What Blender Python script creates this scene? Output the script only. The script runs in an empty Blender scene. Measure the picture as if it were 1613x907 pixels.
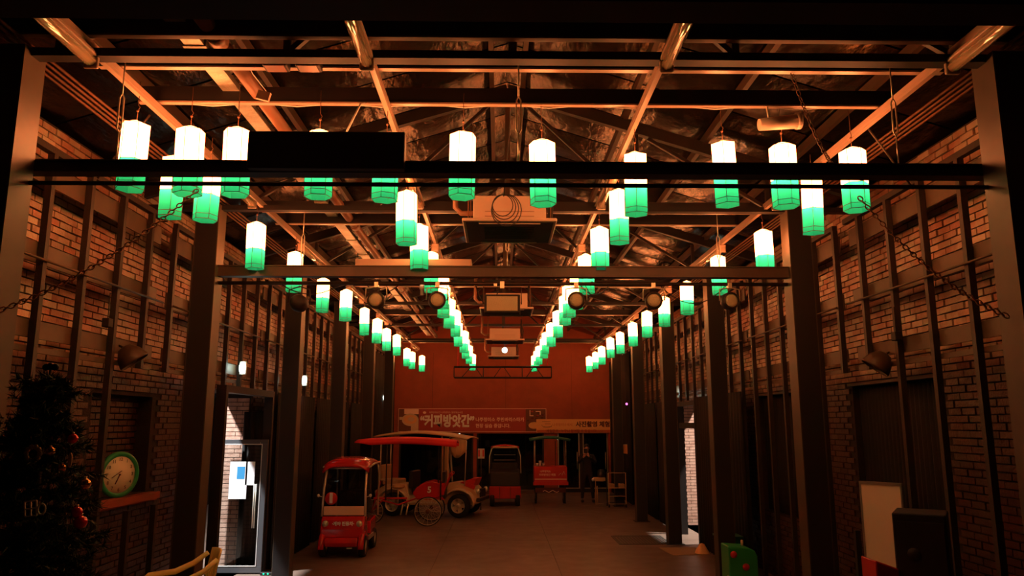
import bpy, bmesh, math, random
from mathutils import Vector, Matrix, Euler
random.seed(7)
SC = bpy.context.scene
COL = SC.collection
R = math.radians
# ---------------------------------------------------------------- camera
cam_d = bpy.data.cameras.new('camera'); cam = bpy.data.objects.new('camera', cam_d); COL.objects.link(cam)
cam_d.sensor_width = 36; cam_d.lens = 1200 / 1613 * 36; cam_d.clip_start = .05; cam_d.clip_end = 200
cam.location = (0, 0, 2.4); cam.rotation_euler = (R(90 + 10.1), 0, R(-0.88))
SC.camera = cam
# ---------------------------------------------------------------- world, exposure
w = bpy.data.worlds.new('world'); SC.world = w; w.use_nodes = True
w.node_tree.nodes['Background'].inputs[0].default_value = (.55, .7, 1, 1)
w.node_tree.nodes['Background'].inputs[1].default_value = .004
SC.view_settings.view_transform = 'Standard'; SC.view_settings.look = 'None'
SC.view_settings.exposure = 0.0; SC.view_settings.gamma = 1; SC.view_settings.use_curve_mapping = False
SC.cycles.max_bounces = 6; SC.cycles.diffuse_bounces = 3; SC.cycles.glossy_bounces = 3
SC.cycles.sample_clamp_indirect = 4
LAMP = .56          # overall lantern strength
def area(name, loc, target, size, power, color, spread=180):
    d = bpy.data.lights.new(name, 'AREA'); d.energy = power; d.color = color; d.shape = 'RECTANGLE'
    d.size, d.size_y = size; d.spread = R(spread)
    o = bpy.data.objects.new(name, d); COL.objects.link(o); o.location = loc
    o.rotation_euler = (Vector(target) - Vector(loc)).to_track_quat('-Z', 'Y').to_euler()
    return o
area('yard_lamp_left', (-7.2, 10.9, 7.6), (-4.1, 13.0, .0), (.3, .3), 1100, (.93, .96, 1), 120)
area('yard_lamp_right', (7.4, 16.6, 7.6), (4.3, 17.9, .0), (.3, .3), 800, (1, .93, .84), 120)

# ---------------------------------------------------------------- materials
def mat(name, col, rough=.6, metal=0, col2=None, scale=4, bump=0, bscale=60, emit=None, es=0, spec=.5, trans=0, coat=0, stretch=None, obj_rand=0):
    m = bpy.data.materials.new(name); m.use_nodes = True
    nt = m.node_tree; b = nt.nodes['Principled BSDF']
    b.inputs['Base Color'].default_value = (*col, 1); b.inputs['Roughness'].default_value = rough
    b.inputs['Metallic'].default_value = metal; b.inputs['Specular IOR Level'].default_value = spec
    b.inputs['Transmission Weight'].default_value = trans; b.inputs['Coat Weight'].default_value = coat
    tc = nt.nodes.new('ShaderNodeTexCoord'); src = tc.outputs['Object']
    if stretch:
        mp = nt.nodes.new('ShaderNodeMapping'); mp.inputs['Scale'].default_value = stretch
        nt.links.new(src, mp.inputs[0]); src = mp.outputs[0]
    if col2:
        n = nt.nodes.new('ShaderNodeTexNoise'); n.inputs['Scale'].default_value = scale; n.inputs['Detail'].default_value = 6
        nt.links.new(src, n.inputs['Vector'])
        rp = nt.nodes.new('ShaderNodeValToRGB'); rp.color_ramp.elements[0].position = .35; rp.color_ramp.elements[1].position = .65
        rp.color_ramp.elements[0].color = (*col, 1); rp.color_ramp.elements[1].color = (*col2, 1)
        nt.links.new(n.outputs['Fac'], rp.inputs[0]); nt.links.new(rp.outputs[0], b.inputs['Base Color'])
    if bump:
        n2 = nt.nodes.new('ShaderNodeTexNoise'); n2.inputs['Scale'].default_value = bscale; n2.inputs['Detail'].default_value = 4
        nt.links.new(src, n2.inputs['Vector'])
        bp = nt.nodes.new('ShaderNodeBump'); bp.inputs['Strength'].default_value = bump; bp.inputs['Distance'].default_value = .02
        nt.links.new(n2.outputs['Fac'], bp.inputs['Height']); nt.links.new(bp.outputs[0], b.inputs['Normal'])
    if emit:
        b.inputs['Emission Color'].default_value = (*emit, 1); b.inputs['Emission Strength'].default_value = es
    return m

def brick_mat():
    m = bpy.data.materials.new('old_brick'); m.use_nodes = True; nt = m.node_tree; b = nt.nodes['Principled BSDF']
    geo = nt.nodes.new('ShaderNodeNewGeometry'); oi = nt.nodes.new('ShaderNodeObjectInfo')
    add = nt.nodes.new('ShaderNodeMath'); add.operation = 'ADD'
    nt.links.new(geo.outputs['Random Per Island'], add.inputs[0]); nt.links.new(oi.outputs['Random'], add.inputs[1])
    fr = nt.nodes.new('ShaderNodeMath'); fr.operation = 'FRACT'; nt.links.new(add.outputs[0], fr.inputs[0])
    rp = nt.nodes.new('ShaderNodeValToRGB'); cr = rp.color_ramp
    cr.elements[0].position = 0; cr.elements[0].color = (.26, .10, .06, 1)
    cr.elements[1].position = 1; cr.elements[1].color = (.55, .42, .30, 1)
    for p, c in ((.3, (.40, .17, .10, 1)), (.6, (.34, .20, .13, 1)), (.85, (.46, .30, .20, 1))):
        e = cr.elements.new(p); e.color = c
    nt.links.new(fr.outputs[0], rp.inputs[0])
    tx = nt.nodes.new('ShaderNodeVectorMath'); tx.operation = 'MULTIPLY'; tx.inputs[1].default_value = (1, 1, 1)
    nt.links.new(geo.outputs['Position'], tx.inputs[0])
    n = nt.nodes.new('ShaderNodeTexNoise'); n.inputs['Scale'].default_value = 1.3; n.inputs['Detail'].default_value = 7; n.inputs['Roughness'].default_value = .65
    nt.links.new(tx.outputs[0], n.inputs['Vector'])
    r2 = nt.nodes.new('ShaderNodeValToRGB'); r2.color_ramp.elements[0].position = .45; r2.color_ramp.elements[1].position = .62
    nt.links.new(n.outputs['Fac'], r2.inputs[0])
    mx = nt.nodes.new('ShaderNodeMix'); mx.data_type = 'RGBA'
    mx.inputs[7].default_value = (.62, .50, .36, 1)
    sc = nt.nodes.new('ShaderNodeMath'); sc.operation = 'MULTIPLY'; sc.inputs[1].default_value = .75
    nt.links.new(r2.outputs[0], sc.inputs[0]); nt.links.new(sc.outputs[0], mx.inputs[0]); nt.links.new(rp.outputs[0], mx.inputs[6])
    n3 = nt.nodes.new('ShaderNodeTexNoise'); n3.inputs['Scale'].default_value = .9; n3.inputs['Detail'].default_value = 3
    mp = nt.nodes.new('ShaderNodeVectorMath'); mp.operation = 'ADD'; mp.inputs[1].default_value = (7, 13, 3)
    nt.links.new(geo.outputs['Position'], mp.inputs[0]); nt.links.new(mp.outputs[0], n3.inputs['Vector'])
    r3 = nt.nodes.new('ShaderNodeValToRGB'); r3.color_ramp.elements[0].position = .52; r3.color_ramp.elements[1].position = .66
    nt.links.new(n3.outputs['Fac'], r3.inputs[0])
    m2 = nt.nodes.new('ShaderNodeMix'); m2.data_type = 'RGBA'; m2.inputs[7].default_value = (.33, .07, .04, 1)
    s3 = nt.nodes.new('ShaderNodeMath'); s3.operation = 'MULTIPLY'; s3.inputs[1].default_value = .7
    nt.links.new(r3.outputs[0], s3.inputs[0]); nt.links.new(s3.outputs[0], m2.inputs[0])
    nt.links.new(mx.outputs[2], m2.inputs[6])
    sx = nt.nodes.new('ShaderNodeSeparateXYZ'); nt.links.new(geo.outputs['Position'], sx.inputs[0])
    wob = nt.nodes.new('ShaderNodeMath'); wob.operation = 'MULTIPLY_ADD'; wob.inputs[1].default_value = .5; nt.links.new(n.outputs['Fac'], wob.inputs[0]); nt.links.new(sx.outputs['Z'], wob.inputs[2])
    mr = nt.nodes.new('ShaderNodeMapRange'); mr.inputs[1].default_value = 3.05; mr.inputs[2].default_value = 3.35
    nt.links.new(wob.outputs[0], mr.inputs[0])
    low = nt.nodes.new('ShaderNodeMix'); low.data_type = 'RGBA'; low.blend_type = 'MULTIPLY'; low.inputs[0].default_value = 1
    low.inputs[7].default_value = (.145, .095, .075, 1); nt.links.new(m2.outputs[2], low.inputs[6])  # lower bricks: redder brick, with the dim lower hall's shade painted in
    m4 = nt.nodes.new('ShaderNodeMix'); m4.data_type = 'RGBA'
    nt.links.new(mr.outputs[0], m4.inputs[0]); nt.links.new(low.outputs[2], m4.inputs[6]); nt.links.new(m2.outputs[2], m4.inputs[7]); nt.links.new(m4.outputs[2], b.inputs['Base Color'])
    n4 = nt.nodes.new('ShaderNodeTexNoise'); n4.inputs['Scale'].default_value = 40
    nt.links.new(geo.outputs['Position'], n4.inputs['Vector'])
    bp = nt.nodes.new('ShaderNodeBump'); bp.inputs['Strength'].default_value = .5; bp.inputs['Distance'].default_value = .01
    nt.links.new(n4.outputs['Fac'], bp.inputs['Height']); nt.links.new(bp.outputs[0], b.inputs['Normal'])
    b.inputs['Roughness'].default_value = .42
    return m

def glass_mat(name, tint=(.9, .95, .95), mixf=.12, rough=.02):
    m = bpy.data.materials.new(name); m.use_nodes = True; nt = m.node_tree
    for n in list(nt.nodes): nt.nodes.remove(n)
    o = nt.nodes.new('ShaderNodeOutputMaterial'); t = nt.nodes.new('ShaderNodeBsdfTransparent'); t.inputs[0].default_value = (*tint, 1)
    g = nt.nodes.new('ShaderNodeBsdfGlossy'); g.inputs['Roughness'].default_value = rough
    f = nt.nodes.new('ShaderNodeFresnel'); f.inputs[0].default_value = 1.5
    mx = nt.nodes.new('ShaderNodeMixShader'); nt.links.new(f.outputs[0], mx.inputs[0])
    nt.links.new(t.outputs[0], mx.inputs[1]); nt.links.new(g.outputs[0], mx.inputs[2]); nt.links.new(mx.outputs[0], o.inputs[0])
    return m

MT = dict(
    steel=mat('dark_painted_steel', (.036, .024, .016), .5, col2=(.024, .016, .011), scale=6, bump=.15),
    black=mat('matt_black_paint', (.014, .010, .009), .6),
    beam=mat('brown_roof_steel', (.09, .052, .03), .45, col2=(.06, .035, .02), scale=3),
    joist=mat('timber_joist', (.09, .055, .033), .5, col2=(.06, .036, .022), scale=5, stretch=(1, .2, 1)),
    rail=mat('rail_board', (.11, .07, .04), .5, col2=(.08, .05, .03), scale=5),
    column=mat('column_steel', (.075, .056, .034), .5, col2=(.05, .036, .022), scale=3),
    mortar=mat('mortar', (.035, .02, .014), .9, col2=(.022, .013, .009), scale=9, bump=.4),
    foil=mat('crumpled_roof_foil', (.075, .045, .022), .25, .9, col2=(.02, .012, .007), scale=2, bump=1.0, bscale=5, stretch=(1.2, .6, 1.2)),
    concrete=None, curtain=mat('black_curtain', (.014, .010, .008), .85, bump=.2, bscale=40),
    redwall=mat('red_brown_wall', (.36, .075, .03), .7, col2=(.31, .065, .027), scale=3),
    chrome=mat('chrome', (.85, .78, .62), .3, .55), alu=mat('brushed_aluminium', (.52, .5, .48), .35, .8),
    galv=mat('galvanised_sheet', (.5, .48, .38), .35, .3, col2=(.3, .27, .2), scale=5, bump=.3, bscale=30),
    red=mat('red_gloss_paint', (.55, .015, .012), .22, coat=.5), redcloth=mat('red_canopy_cloth', (.75, .02, .02), .7, bump=.2),
    redmetal=mat('red_satin_metal', (.6, .03, .02), .4),
    cream=mat('cream_paint', (.75, .55, .35), .35, coat=.3), tan=mat('tan_canvas', (.62, .40, .22), .7, bump=.3, bscale=25),
    rubber=mat('tyre_rubber', (.015, .013, .012), .8), seat=mat('black_seat_vinyl', (.03, .025, .025), .45),
    white=mat('white_plastic', (.75, .72, .66), .5), paper=mat('white_paper', (.85, .85, .82), .8),
    lens=mat('lamp_lens', (.62, .55, .36), .35, bump=.6, bscale=90), yellow=mat('yellow_plastic', (.97, .88, .34), .45),
    glass=glass_mat('clear_glass'), tint=glass_mat('tinted_windscreen', (.35, .35, .33)), dglass=glass_mat('storefront_glass', (.6, .6, .55)),
    foliage=mat('fir_needles', (.02, .06, .022), .6, col2=(.008, .03, .012), scale=9), bark=mat('bark', (.08, .05, .03), .9),
    green=mat('green_plastic', (.02, .30, .07), .4), dgreen=mat('dark_green_plastic', (.02, .13, .08), .45),
    cgreen=mat('green_clock_rim', (.03, .32, .12), .35), dial=mat('clock_dial', (.95, .90, .72), .6),
    gold=mat('gold_ball', (.8, .45, .15), .2, .9), ballred=mat('red_ball', (.7, .01, .01), .15, .3, coat=.6),
    pvc=mat('brown_pipe', (.30, .15, .09), .4), acw=mat('ac_casing', (.62, .46, .36), .5), acd=mat('ac_grille', (.07, .055, .045), .6),
    cable=mat('black_cable', (.02, .016, .014), .6), rust=mat('rusty_iron', (.22, .10, .05), .6, .4, bump=.4),
    skin=mat('skin', (.60, .30, .22), .5), hair=mat('black_hair', (.012, .01, .01), .5), cloth=mat('black_clothing', (.022, .018, .02), .85),
    shoe=mat('dark_shoes', (.03, .025, .02), .6), card=mat('cardboard', (.42, .27, .14), .8),
    banner=mat('maroon_banner', (.42, .06, .05), .65, col2=(.38, .05, .045), scale=.6),
    orange=mat('orange_banner', (.85, .48, .2), .65), orange2=mat('banner_red_band', (.55, .12, .04), .65),
    ink=mat('dark_ink', (.10, .02, .01), .7), pink=mat('pale_pink_print', (.95, .70, .60), .7), beige=mat('beige_print', (.70, .55, .38), .7),
    brownp=mat('brown_print', (.16, .06, .035), .7), blue=mat('blue_print', (.03, .25, .5), .6), olive=mat('olive_panel', (.10, .07, .025), .8, col2=(.05, .045, .015), scale=2),
    wboard=mat('whiteboard', (.95, .85, .68), .4), tube=mat('fluorescent_tube_glass', (.42, .32, .2), .12, coat=1),
    track=mat('white_track', (.50, .36, .27), .3), ribs=mat('lantern_wire', (.25, .03, .02), .5),
    lampw=mat('exit_lamp_glow', (.9, 1, .95), .5, emit=(.75, 1, .88), es=9), led=mat('green_led', (0, .4, .1), .5, emit=(0, 1, .3), es=4),
    pinkled=mat('magenta_lamp', (.5, .1, .3), .5, emit=(1, .15, .55), es=3), tubeon=mat('lit_white_tube', (1, 1, 1), .5, emit=(1, .96, .9), es=5),
    doorframe=mat('grey_door_frame', (.10, .10, .105), .4, .3),
    jambrick=mat('jamb_bricks', (.62, .36, .26), .7, col2=(.45, .22, .15), scale=8, bump=.3),  # lighter brick copy, doorway light on the jambs painted into the colour
    mat_=mat('straw_mat', (.40, .26, .14), .8, bump=.5, bscale=50), grate=mat('iron_grate', (.09, .08, .07), .5, .5),
)
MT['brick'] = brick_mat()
# lantern silk: the lamp's own glow plus translucent cloth
def silk(name, base, emit, es):
    m = bpy.data.materials.new(name); m.use_nodes = True; nt = m.node_tree
    for n in list(nt.nodes): nt.nodes.remove(n)
    o = nt.nodes.new('ShaderNodeOutputMaterial'); a = nt.nodes.new('ShaderNodeAddShader'); mx = nt.nodes.new('ShaderNodeMixShader')
    mx.inputs[0].default_value = .6
    d = nt.nodes.new('ShaderNodeBsdfDiffuse'); d.inputs[0].default_value = (*base, 1)
    t = nt.nodes.new('ShaderNodeBsdfTranslucent'); t.inputs[0].default_value = (*base, 1)
    e = nt.nodes.new('ShaderNodeEmission'); e.inputs[0].default_value = (*emit, 1); e.inputs[1].default_value = es
    nt.links.new(d.outputs[0], mx.inputs[1]); nt.links.new(t.outputs[0], mx.inputs[2])
    nt.links.new(mx.outputs[0], a.inputs[0]); nt.links.new(e.outputs[0], a.inputs[1]); nt.links.new(a.outputs[0], o.inputs[0])
    return m
MT['silk_red'] = silk('red_silk', (.9, .25, .15), (1, .38, .11), 24 * LAMP)
MT['silk_green'] = silk('green_silk', (.02, .55, .29), (.01, .34, .15), .16)
MT['bulb'] = mat('bulb_glow', (1, 1, 1), .5, emit=(1, .8, .55), es=6)

def concrete():
    m = bpy.data.materials.new('polished_concrete'); m.use_nodes = True; nt = m.node_tree; b = nt.nodes['Principled BSDF']
    g = nt.nodes.new('ShaderNodeNewGeometry')
    n = nt.nodes.new('ShaderNodeTexNoise'); n.inputs['Scale'].default_value = .7; n.inputs['Detail'].default_value = 8; n.inputs['Roughness'].default_value = .6
    nt.links.new(g.outputs['Position'], n.inputs['Vector'])
    rp = nt.nodes.new('ShaderNodeValToRGB'); rp.color_ramp.elements[0].position = .3; rp.color_ramp.elements[1].position = .7
    rp.color_ramp.elements[0].color = (.13, .08, .06, 1); rp.color_ramp.elements[1].color = (.22, .15, .11, 1)
    nt.links.new(n.outputs['Fac'], rp.inputs[0]); nt.links.new(rp.outputs[0], b.inputs['Base Color'])
    n2 = nt.nodes.new('ShaderNodeTexNoise'); n2.inputs['Scale'].default_value = 3; n2.inputs['Detail'].default_value = 8
    nt.links.new(g.outputs['Position'], n2.inputs['Vector'])
    r2 = nt.nodes.new('ShaderNodeMapRange'); r2.inputs[3].default_value = .28; r2.inputs[4].default_value = .55
    nt.links.new(n2.outputs['Fac'], r2.inputs[0]); nt.links.new(r2.outputs[0], b.inputs['Roughness'])
    bp = nt.nodes.new('ShaderNodeBump'); bp.inputs['Strength'].default_value = .12; bp.inputs['Distance'].default_value = .01
    nt.links.new(n2.outputs['Fac'], bp.inputs['Height']); nt.links.new(bp.outputs[0], b.inputs['Normal'])
    return m
MT['concrete'] = concrete()

# ---------------------------------------------------------------- mesh helpers
class MB:
    def __init__(s): s.v = []; s.f = []; s.sm = []
    def add(s, vs, fs, smooth=False):
        n = len(s.v); s.v += [tuple(p) for p in vs]; s.f += [tuple(i + n for i in f) for f in fs]; s.sm += [smooth] * len(fs); return s
    def box(s, c, d, rot=None, taper=1):
        x, y, z = (k / 2 for k in d); P = []
        for k in (-1, 1):
            t = taper if k > 0 else 1
            P += [Vector((i * x * t, j * y * t, k * z)) for i, j in ((-1, -1), (1, -1), (1, 1), (-1, 1))]
        if rot: M = Euler(rot).to_matrix(); P = [M @ p for p in P]
        c = Vector(c)
        return s.add([p + c for p in P], [(3, 2, 1, 0), (4, 5, 6, 7), (0, 1, 5, 4), (1, 2, 6, 5), (2, 3, 7, 6), (3, 0, 4, 7)])
    def b2(s, a, b):   # box from two corners
        return s.box([(p + q) / 2 for p, q in zip(a, b)], [abs(q - p) for p, q in zip(a, b)])
    def bar(s, p, q, wd, th, up=(0, 0, 1)):   # rectangular bar
        p = Vector(p); q = Vector(q); d = (q - p).normalized(); u = Vector(up)
        if abs(d.dot(u)) > .99: u = Vector((0, 1, 0))
        a = d.cross(u).normalized() * wd / 2; b = a.cross(d).normalized() * th / 2
        V = [e + i * a + j * b for e in (p, q) for i, j in ((-1, -1), (1, -1), (1, 1), (-1, 1))]
        return s.add(V, [(0, 1, 2, 3), (7, 6, 5, 4), (0, 4, 5, 1), (1, 5, 6, 2), (2, 6, 7, 3), (3, 7, 4, 0)])
    def tube(s, pts, r, n=8, closed=False, smooth=True):
        pts = [Vector(p) for p in pts]; m = len(pts)
        rr = r if isinstance(r, (list, tuple)) else [r] * m
        base = len(s.v); prev = None; V = []
        for i, p in enumerate(pts):
            if closed: d = pts[(i + 1) % m] - pts[i - 1]
            else: d = pts[min(i + 1, m - 1)] - pts[max(i - 1, 0)]
            d.normalize()
            if prev is None:
                u = Vector((0, 0, 1)) if abs(d.z) < .9 else Vector((0, 1, 0))
                a = d.cross(u).normalized()
            else:
                a = (prev - d * prev.dot(d)).normalized()
            prev = a; b = d.cross(a)
            V += [p + rr[i] * (math.cos(t) * a + math.sin(t) * b) for t in (2 * math.pi * k / n for k in range(n))]
        F = []
        for i in range(m if closed else m - 1):
            j = (i + 1) % m
            F += [(i * n + k, i * n + (k + 1) % n, j * n + (k + 1) % n, j * n + k) for k in range(n)]
        s.add(V, F, smooth)
        if not closed:
            s.f += [tuple(base + k for k in reversed(range(n))), tuple(base + (m - 1) * n + k for k in range(n))]; s.sm += [False, False]
        return s
    def lathe(s, prof, c=(0, 0, 0), axis='Z', n=20, smooth=True):
        V = []
        for r, z in prof:
            for k in range(n):
                t = 2 * math.pi * k / n; x, y = r * math.cos(t), r * math.sin(t)
                V.append({'Z': (x, y, z), 'Y': (x, z, y), 'X': (z, x, y)}[axis])
        m = len(prof)
        F = [(i * n + k, i * n + (k + 1) % n, (i + 1) * n + (k + 1) % n, (i + 1) * n + k) for i in range(m - 1) for k in range(n)]
        if axis == 'Y': F = [tuple(reversed(f)) for f in F]
        c = Vector(c); return s.add([Vector(p) + c for p in V], F, smooth)
    def prism(s, poly, a0, a1, axis='Y'):   # polygon extruded along axis; poly in the other two
        n = len(poly)
        def P(u, v, a): return {'Y': (u, a, v), 'X': (a, u, v), 'Z': (u, v, a)}[axis]
        V = [P(u, v, a0) for u, v in poly] + [P(u, v, a1) for u, v in poly]
        return s.add(V, [tuple(range(n)), tuple(reversed(range(n, 2 * n)))] + [(i, n + i, n + (i + 1) % n, (i + 1) % n) for i in range(n)])
    def grid(s, fn, nu, nv, thick=0, smooth=True):
        V = [Vector(fn(i / nu, j / nv)) for i in range(nu + 1) for j in range(nv + 1)]
        W = nv + 1
        F = [(i * W + j, (i + 1) * W + j, (i + 1) * W + j + 1, i * W + j + 1) for i in range(nu) for j in range(nv)]
        return s.add(V, F, smooth)
    def ball(s, c, r, n=10, sc=(1, 1, 1)):
        prof = [(max(1e-4, r * math.sin(math.pi * i / (n // 2 + 1))), -r * math.cos(math.pi * i / (n // 2 + 1))) for i in range(n // 2 + 2)]
        t = MB().lathe(prof, n=n); c = Vector(c)
        return s.add([Vector((p[0] * sc[0], p[1] * sc[1], p[2] * sc[2])) + c for p in t.v], t.f, True)
    def mesh(s, name):
        me = bpy.data.meshes.new(name); me.from_pydata(s.v, [], s.f)
        me.polygons.foreach_set('use_smooth', s.sm); me.update()
        bm = bmesh.new(); bm.from_mesh(me); bmesh.ops.recalc_face_normals(bm, faces=bm.faces); bm.to_mesh(me); bm.free()
        return me
    def build(s, name, m, parent=None, loc=None, rot=None, bevel=0, solid=0):
        me = s.mesh(name); me.materials.append(MT[m] if isinstance(m, str) else m)
        o = bpy.data.objects.new(name, me); COL.objects.link(o); o.parent = parent
        if loc: o.location = loc
        if rot: o.rotation_euler = rot
        if solid:
            md = o.modifiers.new('solid', 'SOLIDIFY'); md.thickness = solid; md.offset = 0
        if bevel:
            md = o.modifiers.new('bevel', 'BEVEL'); md.width = bevel; md.segments = 2; md.limit_method = 'ANGLE'; md.angle_limit = R(40)
        return o
def tag(o, label=None, cat=None, group=None, kind=None):
    if label: o['label'] = label
    if cat: o['category'] = cat
    if group: o['group'] = group
    if kind: o['kind'] = kind
    return o
def empty(name, loc, label, cat, group=None, rz=0):
    o = bpy.data.objects.new(name, None); o.empty_display_size = .2; COL.objects.link(o)
    o.location = loc; o.rotation_euler = (0, 0, rz); return tag(o, label, cat, group)
KIDS = {}
def copy_tree(o, parent=None):
    c = o.copy(); COL.objects.link(c); c.parent = parent
    for ch in list(o.children): copy_tree(ch, c)
    return c
def text(body, size, m, parent, loc, rot, width=None, ext=.002, bold=0, name='lettering', align='CENTER', sy=1):
    c = bpy.data.curves.new('t', 'FONT'); c.body = body; c.size = size; c.extrude = ext; c.offset = bold
    c.align_x = align; c.align_y = 'CENTER'; c.resolution_u = 2
    t = bpy.data.objects.new('t', c); COL.objects.link(t); bpy.context.view_layer.update()
    me = bpy.data.meshes.new_from_object(t.evaluated_get(bpy.context.evaluated_depsgraph_get()))
    dx = t.dimensions.x; bpy.data.objects.remove(t); bpy.data.curves.remove(c)
    me.materials.clear(); me.materials.append(MT[m])
    o = bpy.data.objects.new(name, me); COL.objects.link(o); o.parent = parent; o.location = loc; o.rotation_euler = rot
    k = width / dx if width else 1
    o.scale = (k, sy * (k if width and sy == 1 else 1), 1)
    return o
TOCAM = (R(90), 0, 0)
ORD = ['first', 'second', 'third', 'fourth', 'fifth', 'sixth', 'seventh', 'eighth', 'ninth', 'tenth', 'eleventh', 'twelfth', 'thirteenth', 'fourteenth']

# ================================================================ SETTING
XL, XR = -4.25, 4.40          # brick faces
WT = .5                       # wall thickness
SL, SR = -3.92, 4.08          # stud planes
CL, CR = -3.24, 3.41          # inner faces of the steel columns
YB = 27.9                     # back wall
COLY = [4.87, 8.72, 12.35, 15.98, 19.60, 23.2]
# floor: slabs cast with joints
fl = MB().b2((-9, -2.5, -.2), (9, 33, -.03)).build('floor', 'concrete'); tag(fl, kind='structure')
ys = [-2.5, 3.2, 9.9, 16.6, 22.6, YB]; xs = [-5, -1.15, 1.0, 5.2]
for i in range(len(ys) - 1):
    for j in range(len(xs) - 1):
        MB().b2((xs[j] + .004, ys[i] + .004, -.06), (xs[j + 1] - .004, ys[i + 1] - .004, 0)).build('concrete_slab', 'concrete', fl)
MB().b2((-5, -2.5, -.05), (5.2, YB, -.006)).build('joint_filler', 'black', fl)
MB().b2((-9, -2.5, -.05), (-5.004, 33, 0)).build('yard_paving', 'concrete', fl)
MB().b2((5.204, -2.5, -.05), (9, 33, 0)).build('yard_paving', 'concrete', fl)
MB().b2((-5, YB + .004, -.05), (5.2, 33, 0)).build('back_room_floor', 'concrete', fl)

# side walls with openings (y0,y1,z0,z1): doorway, windows
def side_wall(name, X, sgn, holes, niches):
    zt = 5.2; y0, y1 = -2.0, YB + .2
    cuts = sorted({y0, y1, *[h[0] for h in holes], *[h[1] for h in holes]})
    core = MB(); xa, xb = X + sgn * .012, X + sgn * WT
    for a, b in zip(cuts, cuts[1:]):
        hs = sorted([h for h in holes if h[0] <= a and h[1] >= b], key=lambda h: h[2]); z = -.1
        for h in hs:
            if h[2] > z: core.b2((xa, a, z), (xb, b, h[2]))
            z = h[3]
        core.b2((xa, a, z), (xb, b, zt))
    wl = core.build(name, 'mortar'); tag(wl, kind='structure')
    bl, bh, j = .20, .060, .011
    def free(y, z):
        return not any(h[0] - .02 < y < h[1] + .02 and h[2] - .02 < z < h[3] + .02 for h in holes)
    singles = []; rest = MB(); rnd = random.Random(3 if sgn > 0 else 4)
    r = 0; z = bh / 2
    while z < zt - .03:
        y = y0 + (.1 if r % 2 else 0)
        while y < y1:
            if free(y - bl / 2, z) and free(y + bl / 2, z):
                pr = rnd.uniform(-.007, .009)
                if 5.7 < y < 8.75 and 3.02 < z < 4.45: singles.append((y, z, pr))
                else: rest.box((X + sgn * (.02 - pr), y, z), (.05, bl - rnd.uniform(0, .006), bh - rnd.uniform(0, .005)))
            y += bl + j
        z += bh + j; r += 1
    singles.sort(key=lambda q: q[0] + abs(q[1] - 3.7) * .5)
    for y, z, pr in singles[300:]: rest.box((X + sgn * (.02 - pr), y, z), (.05, bl, bh))
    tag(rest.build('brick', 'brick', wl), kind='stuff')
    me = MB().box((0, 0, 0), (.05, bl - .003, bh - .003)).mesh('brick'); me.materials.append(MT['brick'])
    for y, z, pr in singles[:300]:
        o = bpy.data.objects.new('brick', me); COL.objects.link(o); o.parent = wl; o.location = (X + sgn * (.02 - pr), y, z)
        o.rotation_euler = (rnd.uniform(-.012, .012), 0, rnd.uniform(-.012, .012))
    for (a, b, c, d) in holes:       # jamb bricks lining the openings
        if (a, b, c, d) in niches: continue
        jb = MB(); z = bh / 2
        k = 0
        while z < d - .03:
            for yy, s2 in ((a, 1), (b, -1)):
                q = .11 + (.1 if k % 2 else 0)
                jb.b2((X + sgn * .03, yy + s2 * .0, z - bh / 2), (X + sgn * (.03 + q - .011), yy + s2 * .012, z + bh / 2 - .0))
                jb.b2((X + sgn * (.03 + q), yy, z - bh / 2), (X + sgn * (WT - .0), yy + s2 * .012, z + bh / 2))
            z += bh + j; k += 1
        tag(jb.build('jamb_brick', 'jambrick', wl), kind='stuff')
    return wl
niL = (8.1, 9.5, 1.60, 2.72)
dL = (11.4, 13.22, 0, 2.9)
wallL = side_wall('wall_left', XL, -1, [niL, dL], [niL])
# bricked-up niche behind the clock
nb = MB(); z = 1.6 + .03; k = 0
while z < 2.70:
    y = 8.2 + (.1 if k % 2 else 0)
    while y < 9.5:
        nb.box((XL - .20, y, z), (.05, .195, .057)); y += .211
    z += .071; k += 1
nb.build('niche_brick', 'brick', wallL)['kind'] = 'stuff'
MB().b2((XL - .23, niL[0], niL[2]), (XL - .49, niL[1], niL[3])).build('niche_back', 'mortar', wallL)
sm = MB()
for k in range(14): sm.box((XL + .0, 7.95 + k * .123, 1.555), (.24, .125, .075))
sm.build('sill_brick', 'redwall', wallL)
MB().b2((XL + .07, 7.9, 1.49), (XL - .2, 9.65, 1.515)).build('window_ledge', 'redwall', wallL)
wR1 = (7.65, 9.55, 1.2, 2.86); wR2 = (11.4, 13.1, 1.0, 2.86); dR = (16.1, 19.0, 0, 2.9)
wallR = side_wall('wall_right', XR, 1, [wR1, wR2, dR], [wR1, wR2])
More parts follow.
